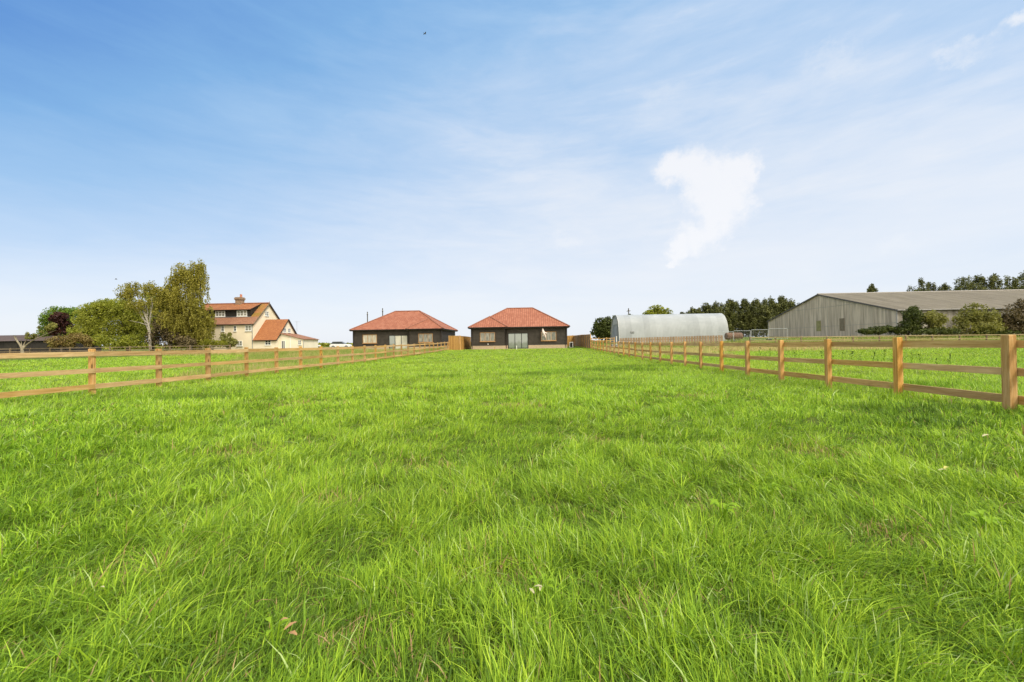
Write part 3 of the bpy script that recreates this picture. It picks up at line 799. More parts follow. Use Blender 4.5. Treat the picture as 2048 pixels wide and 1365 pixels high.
    fo.box(5.07, 7.84, y1 - .05, y1 + .05, zt - .08, zt); fo.box(5.07, 7.84, y1 - .05, y1 + .05, .02, .10)
    for x in (5.07, 5.98, 6.90, 7.76): fo.box(x, x + .08, y1 - .05, y1 + .05, .10, zt - .08)
    door = fo.build('patio_door', M['grey_frame'], b, mirror=mr)
    for i, (xa, xb) in enumerate(((5.15, 5.98), (6.06, 6.90), (6.98, 7.76))):
        g = M['glass_door'] if not mirror or i == 2 else M['blind']
        MB().box(xa - .01, xb + .01, y1 - .02, y1 + .02, .09, zt - .07).build('pane', g, door, mirror=mr)
    MB().box(6.84, 6.87, y1 - .11, y1 - .05, .95, 1.15).build('handle', M['brass'], door, mirror=mr)
    if not mirror:
        MB().tube([(2.35, .0, .66), (2.35, -.1, .66), (2.35, -.12, .58)], .03, 8).box(2.29, 2.41, -.03, .02, .62, .74).build('outside_tap', M['white_frame'], b)
        MB().box(4.72, 7.95, y1 - 1.3, y1 - .02, -.2, .0).build('paving', M['soffit'], b)
    return b
bungalow(942, 55, .27, False, 'right black boarded bungalow with red hipped roof and dark glazed patio doors')
bungalow(702, 57.6, .27, True, 'left black boarded bungalow with red hipped roof behind the rail fence')


def farmhouse():
    Z0 = 68.0; g0 = .1
    h = thing('farmhouse', 'tall cream rendered farmhouse with orange tiled roofs and long black dormer', 'house', (XP(507, Z0), Z0, g0), PLOT)
    D, EZ, RZ, XL = 7.9, 4.97, 8.63, -12.0
    w = MB()
    w.box(XL, 0, 0, D, -.3, EZ - .02)
    w.add([(XL, 0, EZ - .02), (XL, D, EZ - .02), (XL, D / 2, RZ - .1), (0, 0, EZ - .02), (0, D, EZ - .02), (0, D / 2, RZ - .1)], [(0, 1, 2), (5, 4, 3), (0, 2, 5, 3), (1, 4, 5, 2)])
    w.build('wall', M['render_cream'], h)
    k = (RZ - EZ) / (D / 2); cs = math.cos(math.atan(k)); r = MB(); ov = .25; xr = .2
    def sl(mb, pts, y0):
        mb.poly(pts, [(p[0] + 40, abs(p[1] - y0) / cs) for p in pts])
    DX0, DX1 = -11.2, -1.3; yd = 1.2; zd = EZ + k * yd
    e = lambda y: EZ + k * y + .03
    m = MB()
    sl(m, [(XL - xr, -ov, e(-ov)), (xr, -ov, e(-ov)), (xr, yd, e(yd)), (XL - xr, yd, e(yd))], -ov)
    roof = m.build('roof', M['plain_tile_brown'], h)
    m = MB(); sl(m, [(DX1, yd, e(yd)), (xr, yd, e(yd)), (xr, D / 2, e(D / 2)), (DX1, D / 2, e(D / 2))], -ov)
    m.build('roof_side', M['plain_tile_moss'], roof); m = MB(); sl(m, [(XL - xr, yd, e(yd)), (DX0, yd, e(yd)), (DX0, D / 2, e(D / 2)), (XL - xr, D / 2, e(D / 2))], -ov)
    m.build('roof_side', M['plain_tile_moss'], roof)
    m = MB(); sl(m, [(xr, D + ov, e(-ov)), (XL - xr, D + ov, e(-ov)), (XL - xr, D / 2, e(D / 2)), (xr, D / 2, e(D / 2))], D + ov)
    m.build('roof_back', M['plain_tile'], roof)
    # dormer
    zt = 7.38
    d = MB(); d.add([(DX0, yd, zd - .1), (DX1, yd, zd - .1), (DX1, yd, zt), (DX0, yd, zt), (DX0, 3.8, zd + .3), (DX1, 3.8, zd + .3), (DX1, 3.8, 8.45), (DX0, 3.8, 8.45)],
                    [(0, 1, 2, 3), (1, 5, 6, 2), (4, 0, 3, 7), (3, 2, 6, 7)])
    dm = d.build('dormer', M['black_board'], h)
    dr = MB(); sl(dr, [(DX0 - .1, yd - .3, zt + .0), (DX1 + .12, yd - .3, zt + .0), (DX1 + .12, D / 2, RZ + .07), (DX0 - .1, D / 2, RZ + .07)], yd)
    dr.build('dormer_roof', M['plain_tile'], dm)
    MB().bar((DX0 - .1, yd - .31, zt - .06), (DX1 + .12, yd - .31, zt - .06), .04, .12).build('fascia', M['fascia'], dm)
    MB().bar((DX1 + .10, yd - .3, zt - .05), (DX1 + .10, D / 2 - .1, RZ - .02), .05, .14).build('verge_board', M['fascia'], dm)
    MB().box(DX0, DX1 + .05, yd - .12, yd + .01, zd + .0, zd + .06).build('flashing', M['lead'], dm)
    for a, b_ in ((-7.67, -5.92), (-3.78, -1.96)): window(dm, 'window', a, b_, 6.22, 7.2, yd, 3, 2, M['white_frame'], M['glass_pale'], True, .1)
    # trims
    MB().tube([(XL - xr, D / 2, RZ + .1), (xr, D / 2, RZ + .1)], .13, 8).build('ridge_tiles', M['ridge_tile'], roof)
    for s_, ye in ((1, -ov), (-1, D + ov)):
        MB().bar((xr + .02, ye, e(-ov) - .1), (xr + .02, D / 2, RZ - .04), .05, .24, (1, 0, 0) if 0 else (0, 0, 1)).build('bargeboard', M['fascia'] if s_ < 0 else M['wood_old'], roof)
    MB().tube([(xr, D / 2, RZ), (xr, D / 2, RZ + .45)], [.06, .02], 6).build('finial', M['wood_old'], roof)
    MB().bar((XL - xr, -ov - .01, EZ - .26), (xr, -ov - .01, EZ - .26), .06, .14).build('fascia', M['fascia'], roof)
    MB().tube([(-.15, -.3, EZ - .3), (-.15, -.07, EZ - .5), (-.15, -.07, 0)], .05, 8).build('downpipe', M['lead'], h)
    # chimney
    c = MB(); c.box(-5.9, -4.8, 3.5, 4.4, 8.0, 9.3); c.box(-5.96, -4.74, 3.44, 4.46, 9.3, 9.42); c.box(-6.02, -4.68, 3.38, 4.52, 9.42, 9.75); c.box(-5.94, -4.76, 3.46, 4.44, 9.75, 9.86)
    ch = c.build('chimney', M['chimney_brick'], h, bevel=.04)
    MB().tube([(-5.15, 4, 9.84), (-5.15, 4, 10.4)], [.2, .17], 10).build('chimney_pot', M['terracotta'], ch)
    MB().tube([(-5.0, 3.45, 8.1), (-5.0, 3.45, 8.5)], .05, 6).build('flashing', M['lead'], ch)
    wn = lambda *a, **q: window(h, 'window', *a, **q)
    wn(-5.7, -5.1, 3.6, 4.5, 0, 1, 2, M['white_frame'], M['glass_pale'], fw=.08)
    wn(-3.45, -2.95, 3.6, 4.5, 0, 1, 2, M['white_frame'], M['glass'], fw=.08)
    wn(-1.42, -.3, 3.6, 4.55, 0, 2, 2, M['white_frame'], M['glass_pale'], fw=.09)
    wn(-2.95, -1.95, 1.05, 1.95, 0, 2, 2, M['white_frame'], M['glass_pale'], fw=.09)
    wn(-9.4, -8.3, 3.6, 4.55, 0, 2, 2, M['white_frame'], M['glass_pale'], fw=.09)
    wn(2.9, 3.9, 6.35, 7.2, 0, 2, 2, M['white_frame'], M['glass_pale'], fw=.08, axis='y')
    # lower wing: its front is flush with the main front but set 3 mm back
    W2, D2, E2, R2 = 4.0, 6.4, 2.25, 5.68; y0 = .003
    w = MB(); w.box(.002, W2, y0, D2, -.3, E2 - .02); w.add([(W2, y0, E2 - .02), (W2, D2, E2 - .02), (W2, D2 / 2, R2 - .1), (.002, y0, E2 - .02), (.002, D2, E2 - .02), (.002, D2 / 2, R2 - .1)], [(0, 1, 2), (3, 5, 4), (0, 2, 5, 3), (1, 4, 5, 2)])
    wing = w.build('wing', M['render_cream_light'], h)
    k2 = (R2 - E2) / (D2 / 2); cs2 = math.cos(math.atan(k2)); e2 = lambda y: E2 + k2 * y + .03; m = MB(); xa, xb = .21, W2 + .2
    for pts, b0 in (([(.01, -ov, e2(-ov)), (xb, -ov, e2(-ov)), (xb, D2 / 2, e2(D2 / 2)), (.01, D2 / 2, e2(D2 / 2))], -ov),
                    ([(xb, D2 + ov, e2(-ov)), (.01, D2 + ov, e2(-ov)), (.01, D2 / 2, e2(D2 / 2)), (xb, D2 / 2, e2(D2 / 2))], D2 + ov)):
        m.poly(pts, [(p[0], abs(p[1] - b0) / cs2) for p in pts])
    wr = m.build('roof', M['plain_tile'], wing)
    MB().bar((.01, -ov - .01, e2(-ov) - .09), (xb, -ov - .01, e2(-ov) - .09), .06, .13).build('fascia', M['fascia'], wing)
    MB().bar((xb + .02, -ov, e2(-ov) - .1), (xb + .02, D2 / 2, R2 - .04), .05, .16).build('bargeboard', M['fascia'], wing)
    MB().bar((xb + .02, D2 + ov, e2(-ov) - .1), (xb + .02, D2 / 2, R2 - .04), .05, .24).build('bargeboard', M['fascia'], wing)
    window(wing, 'window', 2.05, 3.1, 1.15, 2.02, y0, 2, 2, M['white_frame'], M['glass'], fw=.09)
    for a in (1.9, 3.2): window(wing, 'window', a, a + .75, 3.35, 4.1, W2, 2, 2, M['white_frame'], M['glass'], fw=.07, axis='y')
    # lean-to porch on the gable
    p = MB(); py0, py1, px1 = .9, 5.6, 8.2
    pr = [(W2 + .002, -.3), (px1, -.3), (px1, 2.05), (W2 + .002, 3.1)]
    p.prism(pr, py0, py1); po = p.build('porch', M['render_cream_light'], h)
    q = MB(); pts = [(W2 + .01, py0 - .2, 3.19), (px1 + .25, py0 - .2, 2.08), (px1 + .25, py1, 2.08), (W2 + .01, py1, 3.19)]
    q.poly(pts, [(a[1], a[0]) for a in pts]); pts2 = [(a[0], a[1], a[2] - .07) for a in pts]; q.poly(list(reversed(pts2)))
    q.add([pts[0], pts[1], pts2[1], pts2[0]], [(0, 1, 2, 3)]); q.add([pts[1], pts[2], pts2[2], pts2[1]], [(0, 1, 2, 3)])
    q.build('roof', M['plain_tile_brown'], po)
    window(po, 'door', 4.35, 5.0, 0, 1.9, py0, 2, 1, M['white_frame'], M['glass'], False, .08)
    window(po, 'window', 7.3, 7.85, 1.15, 1.95, py0, 2, 2, M['white_frame'], M['glass'], True, .07)
    MB().box(5.85, 6.0, py0 - .05, py0 + .02, 0, 2.5).build('pilaster', M['white_frame'], po)
    MB().tube([(px1 + .1, py0 - .1, 2.0), (px1 + .05, py0 - .06, 0)], .04, 6).build('downpipe', M['lead'], po)
    a = MB().tube([(W2 + .35, D2 - 1, 3.6), (W2 + .35, D2 - 1, 5.4)], .025, 6)
    a.tube([(W2 + .0, D2 - 1, 5.35), (W2 + .9, D2 - 1, 5.35)], .015, 5)
    for i in range(6): a.tube([(W2 + .05 + i * .15, D2 - 1.25, 5.35), (W2 + .05 + i * .15, D2 - .75, 5.35)], .01, 4)
    a.build('aerial', M['lead'], h)
farmhouse()


def corr_mat(name, lo, hi, pitch, axis, streak, rough=.75, spec=.3, metal=0, lich=None):
    t = NT(name); v = t.coord(); sp = t.n('ShaderNodeSeparateXYZ'); t.L.new(v, sp.inputs[0])
    s_ = t.math('SINE', t.math('MULTIPLY', sp.outputs[axis], 2 * math.pi / pitch))
    n = t.noise(t.coord('Object', tuple(streak)), 1, 6, .6); c = t.ramp(n, [(.38, lo), (.6, hi)])
    sh = t.math('DIVIDE', sp.outputs[axis], 1.06); wn = t.n('ShaderNodeTexWhiteNoise', noise_dimensions='1D'); t.L.new(t.math('FLOOR', sh), wn.inputs['W'])
    hs = t.n('ShaderNodeHueSaturation'); t.L.new(c, hs.inputs['Color']); t.L.new(t.math('ADD', t.math('MULTIPLY', wn.outputs[0], .16), .92), hs.inputs['Value'])
    c = hs.outputs[0]
    if lich: c = t.mix(t.ramp(t.noise(v, 1.2, 7, .7), [(.45, (0, 0, 0)), (.7, (.8, .8, .8))]), c, (*lich, 1))
    t.bsdf(c, rough, t.bump(s_, .3, .025), metal, spec); return t.m


def nissen():
    Z = 70; L = 18.4; D = 7.6; g = .55
    h = thing('curved_hut', 'long silver corrugated hut with rounded roof behind the brown fence', 'hut', (XP(1240, Z), Z, g), PLOT)
    Hh = 5.35; n = 26; pr = []
    for i in range(n + 1):
        a = math.pi * i / n; c, s_ = math.cos(a), math.sin(a)
        pr.append((D / 2 - D / 2 * math.copysign(abs(c) ** .72, c), Hh * abs(s_) ** .8))
    mt = corr_mat('galvanised_sheet', (.32, .345, .35), (.37, .395, .40), .076 * 3, 0, (.35, 1.5, .25), .7, .3, .0)
    m = MB(); ov = .0
    vs = [(x, y, z) for x in (-.12, L + .12) for y, z in pr]
    fs = [(i, i + n + 1, i + n + 2, i + 1) for i in range(n)]
    m.add(vs, fs); m.build('roof_shell', mt, h, sm=True)
    m = MB(); 
    for xx in (-.12, L + .12):
        m.tube([(xx, y, z) for y, z in pr], .03, 6)
    m.build('end_trim', M['white_frame'], h)
    me = corr_mat('end_sheet', (.22, .23, .22), (.30, .31, .29), .2, 1, (.5, 3, .5), .6)
    for xx, nm in ((.0, 'end_wall'), (L, 'end_wall')):
        m = MB(); m.poly([(xx, y, z) for y, z in pr]); m.build(nm, me, h)
    f = MB(); f.box(-.05, .0, 2.0, 5.6, 3.6, 4.6); wi = f.build('window', plain('dirty_window', (.36, .36, .33), .5, .2, 2), h)
    MB().box(-.06, -.004, 2.3, 5.3, .0, 3.2).build('sliding_door', corr_mat('door_sheet', (.27, .28, .29), (.34, .35, .36), .2, 1, (.5, 3, .5)), h)
    MB().box(1.9, 2.5, .0, .12, 2.0, 2.25).build('vent', M['lead'], h)
    # posts of white and a row of bolts along the sheets
    p = thing('concrete_block', 'grey concrete block sitting in rough grass by the silver hut', 'block', (XP(1230, 49), 49, Hf(XP(1230, 49), 49) - .02), 0)
    MB().box(-.45, -.03, -.25, .25, 0, .52).build('block', plain('concrete', (.28, .26, .23), .9, .25, 4, bump=.5), p, bevel=.02)
    MB().box(.03, .43, -.24, .24, 0, .47).build('block', bpy.data.materials['concrete'], p, bevel=.02)
    q = thing('marker_post', 'short white post standing before the end of the silver hut', 'post', (XP(1233, 50), 50, Hf(XP(1233, 50), 50)), 0)
    MB().tube([(0, 0, -.2), (0, 0, 1.38)], .055, 8).build('post', M['white_frame'], q)
    MB().tube([(0, 0, 1.38), (0, 0, 1.45)], [.075, .03], 8).build('cap', M['white_frame'], q)
nissen()


def barn():
    g = 0; Z = 60.0; X = XP(1795, Z)
    b = thing('grey_barn', 'huge weathered grey barn of corrugated sheet with lichened roof', 'barn', (X, Z, 0), PLOT)
    D, L, E, RZ = 33.0, 62.0, 5.24, 9.5
    wm = corr_mat('barn_sheet', (.40, .335, .255), (.65, .555, .43), .2, 1, (2.2, 2.2, .16), .85)
    wm2 = corr_mat('barn_sheet_long', (.26, .24, .19), (.46, .43, .36), .2, 0, (2.2, 2.2, .16), .85)
    rm = corr_mat('barn_roof_sheet', (.15, .13, .095), (.20, .175, .13), .2, 0, (1.5, .3, .3), .9, .2, 0, (.16, .14, .09))
    m = MB(); m.add([(0, 0, 0), (0, D, 0), (0, D, E), (0, D / 2, RZ), (0, 0, E)], [(4, 3, 2, 1, 0)]); m.build('gable_wall', wm, b)
    # sheet bands: slight steps where rows of sheets overlap
    m = MB()
    for z in (3.3,): m.box(-.03, -.001, .05, D - .05, z, z + .05)
    m.box(-.03, -.001, 6.5, D - 10, 6.9, 6.95)
    for y in (4.4, 8.9, 14.2, 20.5, 26.5): m.box(-.028, -.001, y, y + .06, 1.0, E + min(y, D - y) * .255)
    m.build('sheet_joint', plain('joint', (.36, .35, .31), .85, .2, 2), b)
    m = MB(); m.box(.002, L, 0, .05, 0, E - .05); m.build('long_wall', wm2, b)
    m = MB(); m.box(.002, L, D - .05, D, 0, E - .05); m.build('long_wall', wm2, b)
    m = MB(); k = (RZ - E) / (D / 2); ov = .3
    for y0_, y1_, z0_, z1_ in ((-ov, D / 2, E - ov * k, RZ), (D + ov, D / 2, E - ov * k, RZ)):
        m.add([(-.2, y0_, z0_), (L, y0_, z0_), (L, y1_, z1_), (-.2, y1_, z1_), (-.2, y0_, z0_ + .08), (L, y0_, z0_ + .08), (L, y1_, z1_ + .08), (-.2, y1_, z1_ + .08)],
              [(3, 2, 1, 0), (4, 5, 6, 7), (0, 1, 5, 4), (1, 2, 6, 5), (2, 3, 7, 6), (3, 0, 4, 7)])
    rf = m.build('roof', rm, b)
    m = MB()
    m.bar((-.22, -ov, E - ov * k - .03), (-.22, D / 2, RZ - .03), .05, .24); m.bar((-.22, D + ov, E - ov * k - .03), (-.22, D / 2, RZ - .03), .05, .24)
    m.build('bargeboard', plain('barge', (.12, .11, .10), .8), rf)
    MB().tube([(-.2, D / 2, RZ + .08), (L, D / 2, RZ + .08)], .16, 8).build('ridge_capping', plain('ridgecap', (.33, .31, .28), .9), rf)
    MB().tube([(-.2, -ov - .06, E - .1), (L, -ov - .06, E - .1)], .09, 8).build('gutter', plain('barngutter', (.3, .29, .27), .8), b)
    MB().box(-.045, -.001, 16.0, 17.15, 2.5, 4.5).build('vent_panel', plain('olive_panel', (.30, .28, .12), .7, .2, 2), b)
    MB().box(-.045, -.001, 10.2, 11.3, 2.4, 4.6).build('vent_panel', plain('brown_panel', (.22, .18, .12), .7, .2, 2), b)
    MB().box(-.06, .08, -.06, .08, .8, E - .12).build('corner_flashing', plain('cornerf', (.42, .41, .38), .8), b)
    MB().box(-.06, .05, D - .1, D + .06, .8, E - .1).build('corner_flashing', bpy.data.materials['cornerf'], b)
barn()


def left_barn():
    Z = 76
    X = XP(100, Z); L = 26; D = 9; E, RZ = 2.75, 4.0
    b = thing('black_barn', 'long low black barn with brown roof at the far left', 'barn', (X, Z, 0), PLOT)
    MB().box(-L, 0, 0, D, 0, E).build('wall', corr_mat('black_sheet', (.018, .017, .016), (.035, .03, .028), .15, 0, (3, 1, .3)), b)
    m = MB(); k = (RZ - E) / (D / 2)
    m.add([(-L, -.4, E - .05), (.3, -.4, E - .05), (.3, D / 2, RZ), (-L, D / 2, RZ), (-L, D + .4, E - .05), (.3, D + .4, E - .05)], [(0, 1, 2, 3), (3, 2, 5, 4), (0, 3, 4), (1, 5, 2)])
    m.build('roof', plain('brown_roof', (.10, .072, .06), .85, .15, .6), b)
    for x in (-3, -9, -15, -21): MB().box(x, x + 2.4, -.04, -.001, .1, 2.3).build('door', M['black_board'], b)
left_barn()

# ------------------------------------------------------------------ trees and shrubs
LM = {
    'birch': leaf_mat('leaf_birch', [(0, (0.144, 0.132, 0.024)), (.4, (0.288, 0.270, 0.048)), (.8, (0.456, 0.408, 0.090)), (1, (0.600, 0.516, 0.168))]),
    'olive': leaf_mat('leaf_olive', [(0, (0.135, 0.155, 0.024)), (.5, (0.284, 0.311, 0.041)), (1, (0.513, 0.513, 0.095))]),
    'green': leaf_mat('leaf_green', [(0, (0.069, 0.115, 0.018)), (.5, (0.161, 0.253, 0.034)), (1, (0.310, 0.425, 0.081))]),
    'dark': leaf_mat('leaf_dark', [(0, (0.033, 0.046, 0.011)), (.5, (0.072, 0.094, 0.020)), (1, (0.154, 0.176, 0.039))], .2),
    'conifer': leaf_mat('leaf_conifer', [(0, (0.036, 0.045, 0.015)), (.5, (0.090, 0.101, 0.029)), (1, (0.244, 0.253, 0.069))], .15),
    'purple': leaf_mat('leaf_purple', [(0, (.02, .008, .007)), (.5, (.06, .02, .016)), (1, (.13, .055, .035))], .2),
    'brown': leaf_mat('leaf_brown', [(0, (.11, .075, .025)), (.5, (.25, .18, .06)), (1, (.31, .29, .08))], .25),
    'lime': leaf_mat('leaf_lime', [(0, (.16, .17, .02)), (1, (.38, .38, .05))]),
    'thorn': leaf_mat('leaf_thorn', [(0, (.05, .04, .02)), (.5, (.13, .10, .05)), (1, (.25, .20, .09))], .2),
    'shrub': leaf_mat('leaf_shrub', [(0, (0.081, 0.092, 0.023)), (.5, (0.230, 0.230, 0.057)), (1, (0.437, 0.414, 0.115))], .3),
}
BARK = plain('bark', (.09, .07, .05), .9, .4, 3, bump=.8)
t = NT('birch_bark'); n = t.noise(t.coord('Object', (2, 2, 7)), 1.5, 5)
t.bsdf(t.ramp(n, [(.35, (.12, .1, .08)), (.45, (.34, .31, .25)), (1, (.45, .42, .35))]), .8); WBARK = t.m
DEADW = plain('dead_wood', (.27, .235, .16), .9, .3, 2, bump=.6)


def leaves(lobes, n, size, seed, gap=.42, shell=.45, clump=.8, aspect=1.5, strands=0, slen=(1, 2.4), flat=0):
    """lobes: (x,y,z,rx,ry,rz). returns arrays of quads (many small leaf clumps spread through the volume)"""
    rg = np.random.default_rng(seed)
    vol = np.array([l[3] * l[4] * l[5] for l in lobes]) ** .75; idx = rg.choice(len(lobes), n, p=vol / vol.sum()); Lb = np.array(lobes)[idx]
    d = rg.normal(size=(n, 3)); d /= np.linalg.norm(d, axis=1)[:, None]
    rr = rg.random(n) ** shell
    # ragged outline
    wob = .72 + .55 * fnoise(d[:, 0] * 2 + idx * 7, d[:, 1] * 2, .8, seed, d[:, 2] * 2)
    P = Lb[:, :3] + d * Lb[:, 3:6] * (rr * wob)[:, None]
    nz_ = fnoise(P[:, 0], P[:, 1], clump, seed + 3, P[:, 2], 2)
    k = nz_ > gap * (.75 + .5 * rr) ; P = P[k]; d = d[k]
    br = np.clip((nz_[k] - gap) * 1.3 + .25, 0, 1)
    if strands:
        si = rg.choice(len(P), strands); sp = []; sb = []
        for i in si:
            ln = rg.uniform(*slen); m = int(ln / (size * .55)) + 2; tt = np.linspace(0, 1, m)
            dx_ = rg.normal(.03, .1); dy_ = rg.normal(0, .12)
            q = P[i][None, :] + np.stack([tt * dx_ * ln, tt * dy_ * ln, -tt * ln], 1) + rg.normal(0, .045, (m, 3)); sp.append(q); sb.append(np.full(m, br[i]))
        sp = np.concatenate(sp); P = np.concatenate([P, sp]); br = np.concatenate([br, np.concatenate(sb)]); d = np.concatenate([d, rg.normal(size=sp.shape)])
    n = len(P)
    nr = d * .5 + rg.normal(size=(n, 3)) * .7; nr[:, 2] += .15; nr /= np.linalg.norm(nr, axis=1)[:, None]
    a = np.cross(nr, rg.normal(size=(n, 3))); a /= np.linalg.norm(a, axis=1)[:, None]
    if flat: a[:, 2] *= 1 - flat
    b = np.cross(nr, a)
    s_ = size * (.55 + .9 * rg.random(n)); a = a * (s_ * aspect / 2)[:, None]; b = b * (s_ / 2)[:, None]
    co = np.stack([P - a, P - b * .9 + a * .1, P + a, P + b * .9 + a * .1], 1).reshape(-1, 3)
    q = np.arange(n * 4).reshape(-1, 4)
    rnd = np.clip(br * .6 + rg.random(n) * .5 - .05, 0, 1)
    return co, q, np.repeat(rnd, 4)


def tree(name, label, cat, Z, bpx, lobes_px, mat, n, size, seed=1, bark=None, trunk_r=.2, depth=.8, group=None, trunk=True, gap=.42, base_off=0, branches=None, limbs=7, **kw):
    """lobes in photo pixels (cx, cy, rx, ry) set at distance Z and given real depth"""
    sc = Z / F; bx = XP(bpx, Z); g = Hf(bx, Z) + base_off; rg = random.Random(seed)
    T = thing(name, label, cat, (bx, Z, g), 0, group)
    lb = []
    for i, l in enumerate(lobes_px):
        cx, cy, rx, ry = l[:4]; x = XP(cx, Z) - bx; z = ZP(cx, cy, Z) - g
        r = rx * sc; lb.append((x, rg.uniform(-.4, .4) * r * depth, z, r, max(.3, (r + ry * sc) / 2 * depth), ry * sc))
    co, q, rv = leaves(lb, n, size, seed, gap, **kw)
    keepz = co.reshape(-1, 4, 3)[:, :, 2].min(1) > -.05
    co = co.reshape(-1, 4, 3)[keepz].reshape(-1, 3); rv = rv.reshape(-1, 4)[keepz].ravel(); q = np.arange(len(co)).reshape(-1, 4)
    mesh_np('crown' if cat == 'tree' else 'foliage', co, q, LM[mat], T, rv)
    m = MB(); top = max(l[2] for l in lb); zc = sum(l[2] for l in lb) / len(lb)
    mid = Vector((sum(l[0] for l in lb) / len(lb) * .4, 0, zc * .6)); 
    if trunk:
        hi = max(lb, key=lambda l: l[2])
        p1 = mid; p2 = Vector((hi[0], hi[1], hi[2]))
        m.tube([(0, 0, -.3), tuple(p1 * .5), tuple(p1), tuple((p1 + p2) / 2 + Vector((rg.uniform(-.2, .2), 0, 0))), tuple(p2)], [trunk_r, trunk_r * .85, trunk_r * .7, trunk_r * .45, trunk_r * .15], 8)
    else: p1 = Vector((0, 0, .1))
    for l in lb + [rg.choice(lb) for _ in range(limbs)]:
        st = p1 * rg.uniform(.55, 1.1); e = Vector((l[0] + rg.uniform(-.7, .7) * l[3], l[1] + rg.uniform(-.7, .7) * l[4], l[2] + rg.uniform(-.2, .7) * l[5]))
        md = (st + e) / 2 + Vector((rg.uniform(-.1, .1), 0, .12)) * (e - st).length
        r = trunk_r * rg.uniform(.25, .45); m.tube([tuple(st), tuple(md), tuple(e)], [r, r * .6, r * .15], 5)
    if branches:
        for pts, r0, r1 in branches:
            P = [Vector((XP(a, Z) - bx, (c if len_ == 3 else 0), ZP(a, b_, Z) - g)) for a, b_, *c_ in pts for c, len_ in [((c_[0] if c_ else 0), 3)]]
            m.tube([tuple(p) for p in P], list(np.linspace(r0, r1, len(P))), 7)
    m.build('trunk' if cat == 'tree' else 'stems', bark or BARK, T, sm=True)
    return T


tree('birch_tree', 'tallest birch with drooping olive branches left of the farmhouse', 'tree', 64, 385,
     [(398, 533, 16, 17), (372, 543, 28, 18), (338, 590, 14, 16), (350, 562, 20, 14), (392, 562, 24, 28), (358, 590, 34, 24), (398, 600, 24, 34), (345, 622, 30, 24), (375, 640, 36, 34), (408, 640, 20, 36), (345, 660, 28, 28), (395, 672, 30, 22), (418, 632, 7, 22), (340, 578, 14, 10)],
     'birch', 19000, .15, 3, WBARK, .2, gap=.42, clump=.8, strands=2000, slen=(.7, 2.6), limbs=12)
tree('birch_tree', 'thin crowned birch with pale forked trunk left of the tallest birch', 'tree', 62, 300,
     [(262, 585, 28, 16), (295, 576, 26, 16), (318, 585, 14, 14), (245, 592, 16, 12), (280, 610, 30, 16), (312, 612, 16, 24), (335, 640, 14, 20), (265, 570, 18, 10)],
     'birch', 9000, .14, 11, WBARK, .09, gap=.44, clump=.7, strands=260, slen=(.4, 1.2), limbs=5,
     branches=[([(301, 700), (300, 660), (297, 648), (285, 637), (276, 618), (262, 604), (240, 596)], .13, .02),
               ([(297, 648), (288, 625), (281, 600), (268, 580)], .06, .02), ([(297, 648), (290, 630), (292, 610), (289, 585), (296, 570)], .08, .02),
               ([(300, 652), (280, 646), (258, 641)], .07, .02), ([(300, 640), (306, 610), (300, 585), (312, 566)], .07, .015)])
tree('broadleaf_tree', 'olive green tree in the middle of the left tree belt', 'tree', 67, 255,
     [(250, 640, 40, 30), (225, 620, 30, 24), (275, 640, 30, 36), (245, 665, 45, 24), (285, 665, 25, 28), (205, 612, 24, 16), (262, 615, 30, 20)],
     'olive', 26000, .17, 5, None, .2, gap=.36, group='trees on the left edge of the field')
tree('broadleaf_tree', 'grey green tree filling in behind the pale forked birch trunk', 'tree', 70, 305,
     [(300, 615, 34, 26), (325, 600, 22, 22), (285, 645, 34, 30), (325, 645, 28, 34), (345, 610, 20, 30), (305, 590, 20, 12)],
     'olive', 18000, .17, 15, None, .2, gap=.38, group='trees on the left edge of the field')
tree('broadleaf_tree', 'rounded yellow green tree beside the purple leaved tree', 'tree', 67, 185,
     [(185, 625, 30, 24), (165, 640, 24, 26), (200, 640, 30, 30), (180, 665, 34, 24), (210, 670, 26, 20), (215, 612, 20, 14)],
     'olive', 20000, .17, 6, None, .2, gap=.36, group='trees on the left edge of the field')
tree('broadleaf_tree', 'bright green round tree farthest left in the tree belt', 'tree', 80, 120,
     [(120, 632, 26, 20), (102, 642, 16, 20), (140, 630, 22, 18), (95, 665, 12, 14), (130, 655, 24, 24)],
     'green', 14000, .2, 7, None, .25, gap=.36, group='trees on the left edge of the field')
tree('copper_tree', 'dark purple leaved tree at the left end of the tree belt', 'tree', 72, 123,
     [(122, 640, 18, 16), (128, 655, 16, 16), (112, 660, 12, 12)], 'purple', 4200, .25, 8, None, .15, gap=.4)
tree('brown_bush', 'sprawling brown leaved bush at the foot of the purple tree', 'bush', 63, 135,
     [(120, 684, 26, 12), (150, 680, 28, 16), (175, 684, 18, 12), (108, 690, 18, 8)], 'brown', 5500, .17, 9, None, .07, trunk=False, gap=.38)
tree('dark_bush', 'dark green undergrowth below the middle trees', 'bush', 63.5, 225,
     [(205, 682, 24, 14), (235, 684, 28, 13), (265, 682, 24, 15)], 'olive', 5500, .17, 10, None, .06, trunk=False, gap=.38)
tree('red_brown_bush', 'reddish brown bush growing below the tallest birch', 'bush', 62.5, 330,
     [(325, 655, 18, 24), (312, 678, 22, 18), (345, 678, 22, 18), (330, 635, 12, 14), (375, 684, 24, 12)], 'thorn', 7000, .18, 12, None, .07, trunk=False, gap=.38)
tree('lime_bush', 'low lime green bush before the farmhouse', 'bush', 62, 425,
     [(420, 687, 18, 8), (438, 688, 16, 7)], 'lime', 1500, .16, 13, None, .05, trunk=False, gap=.3)
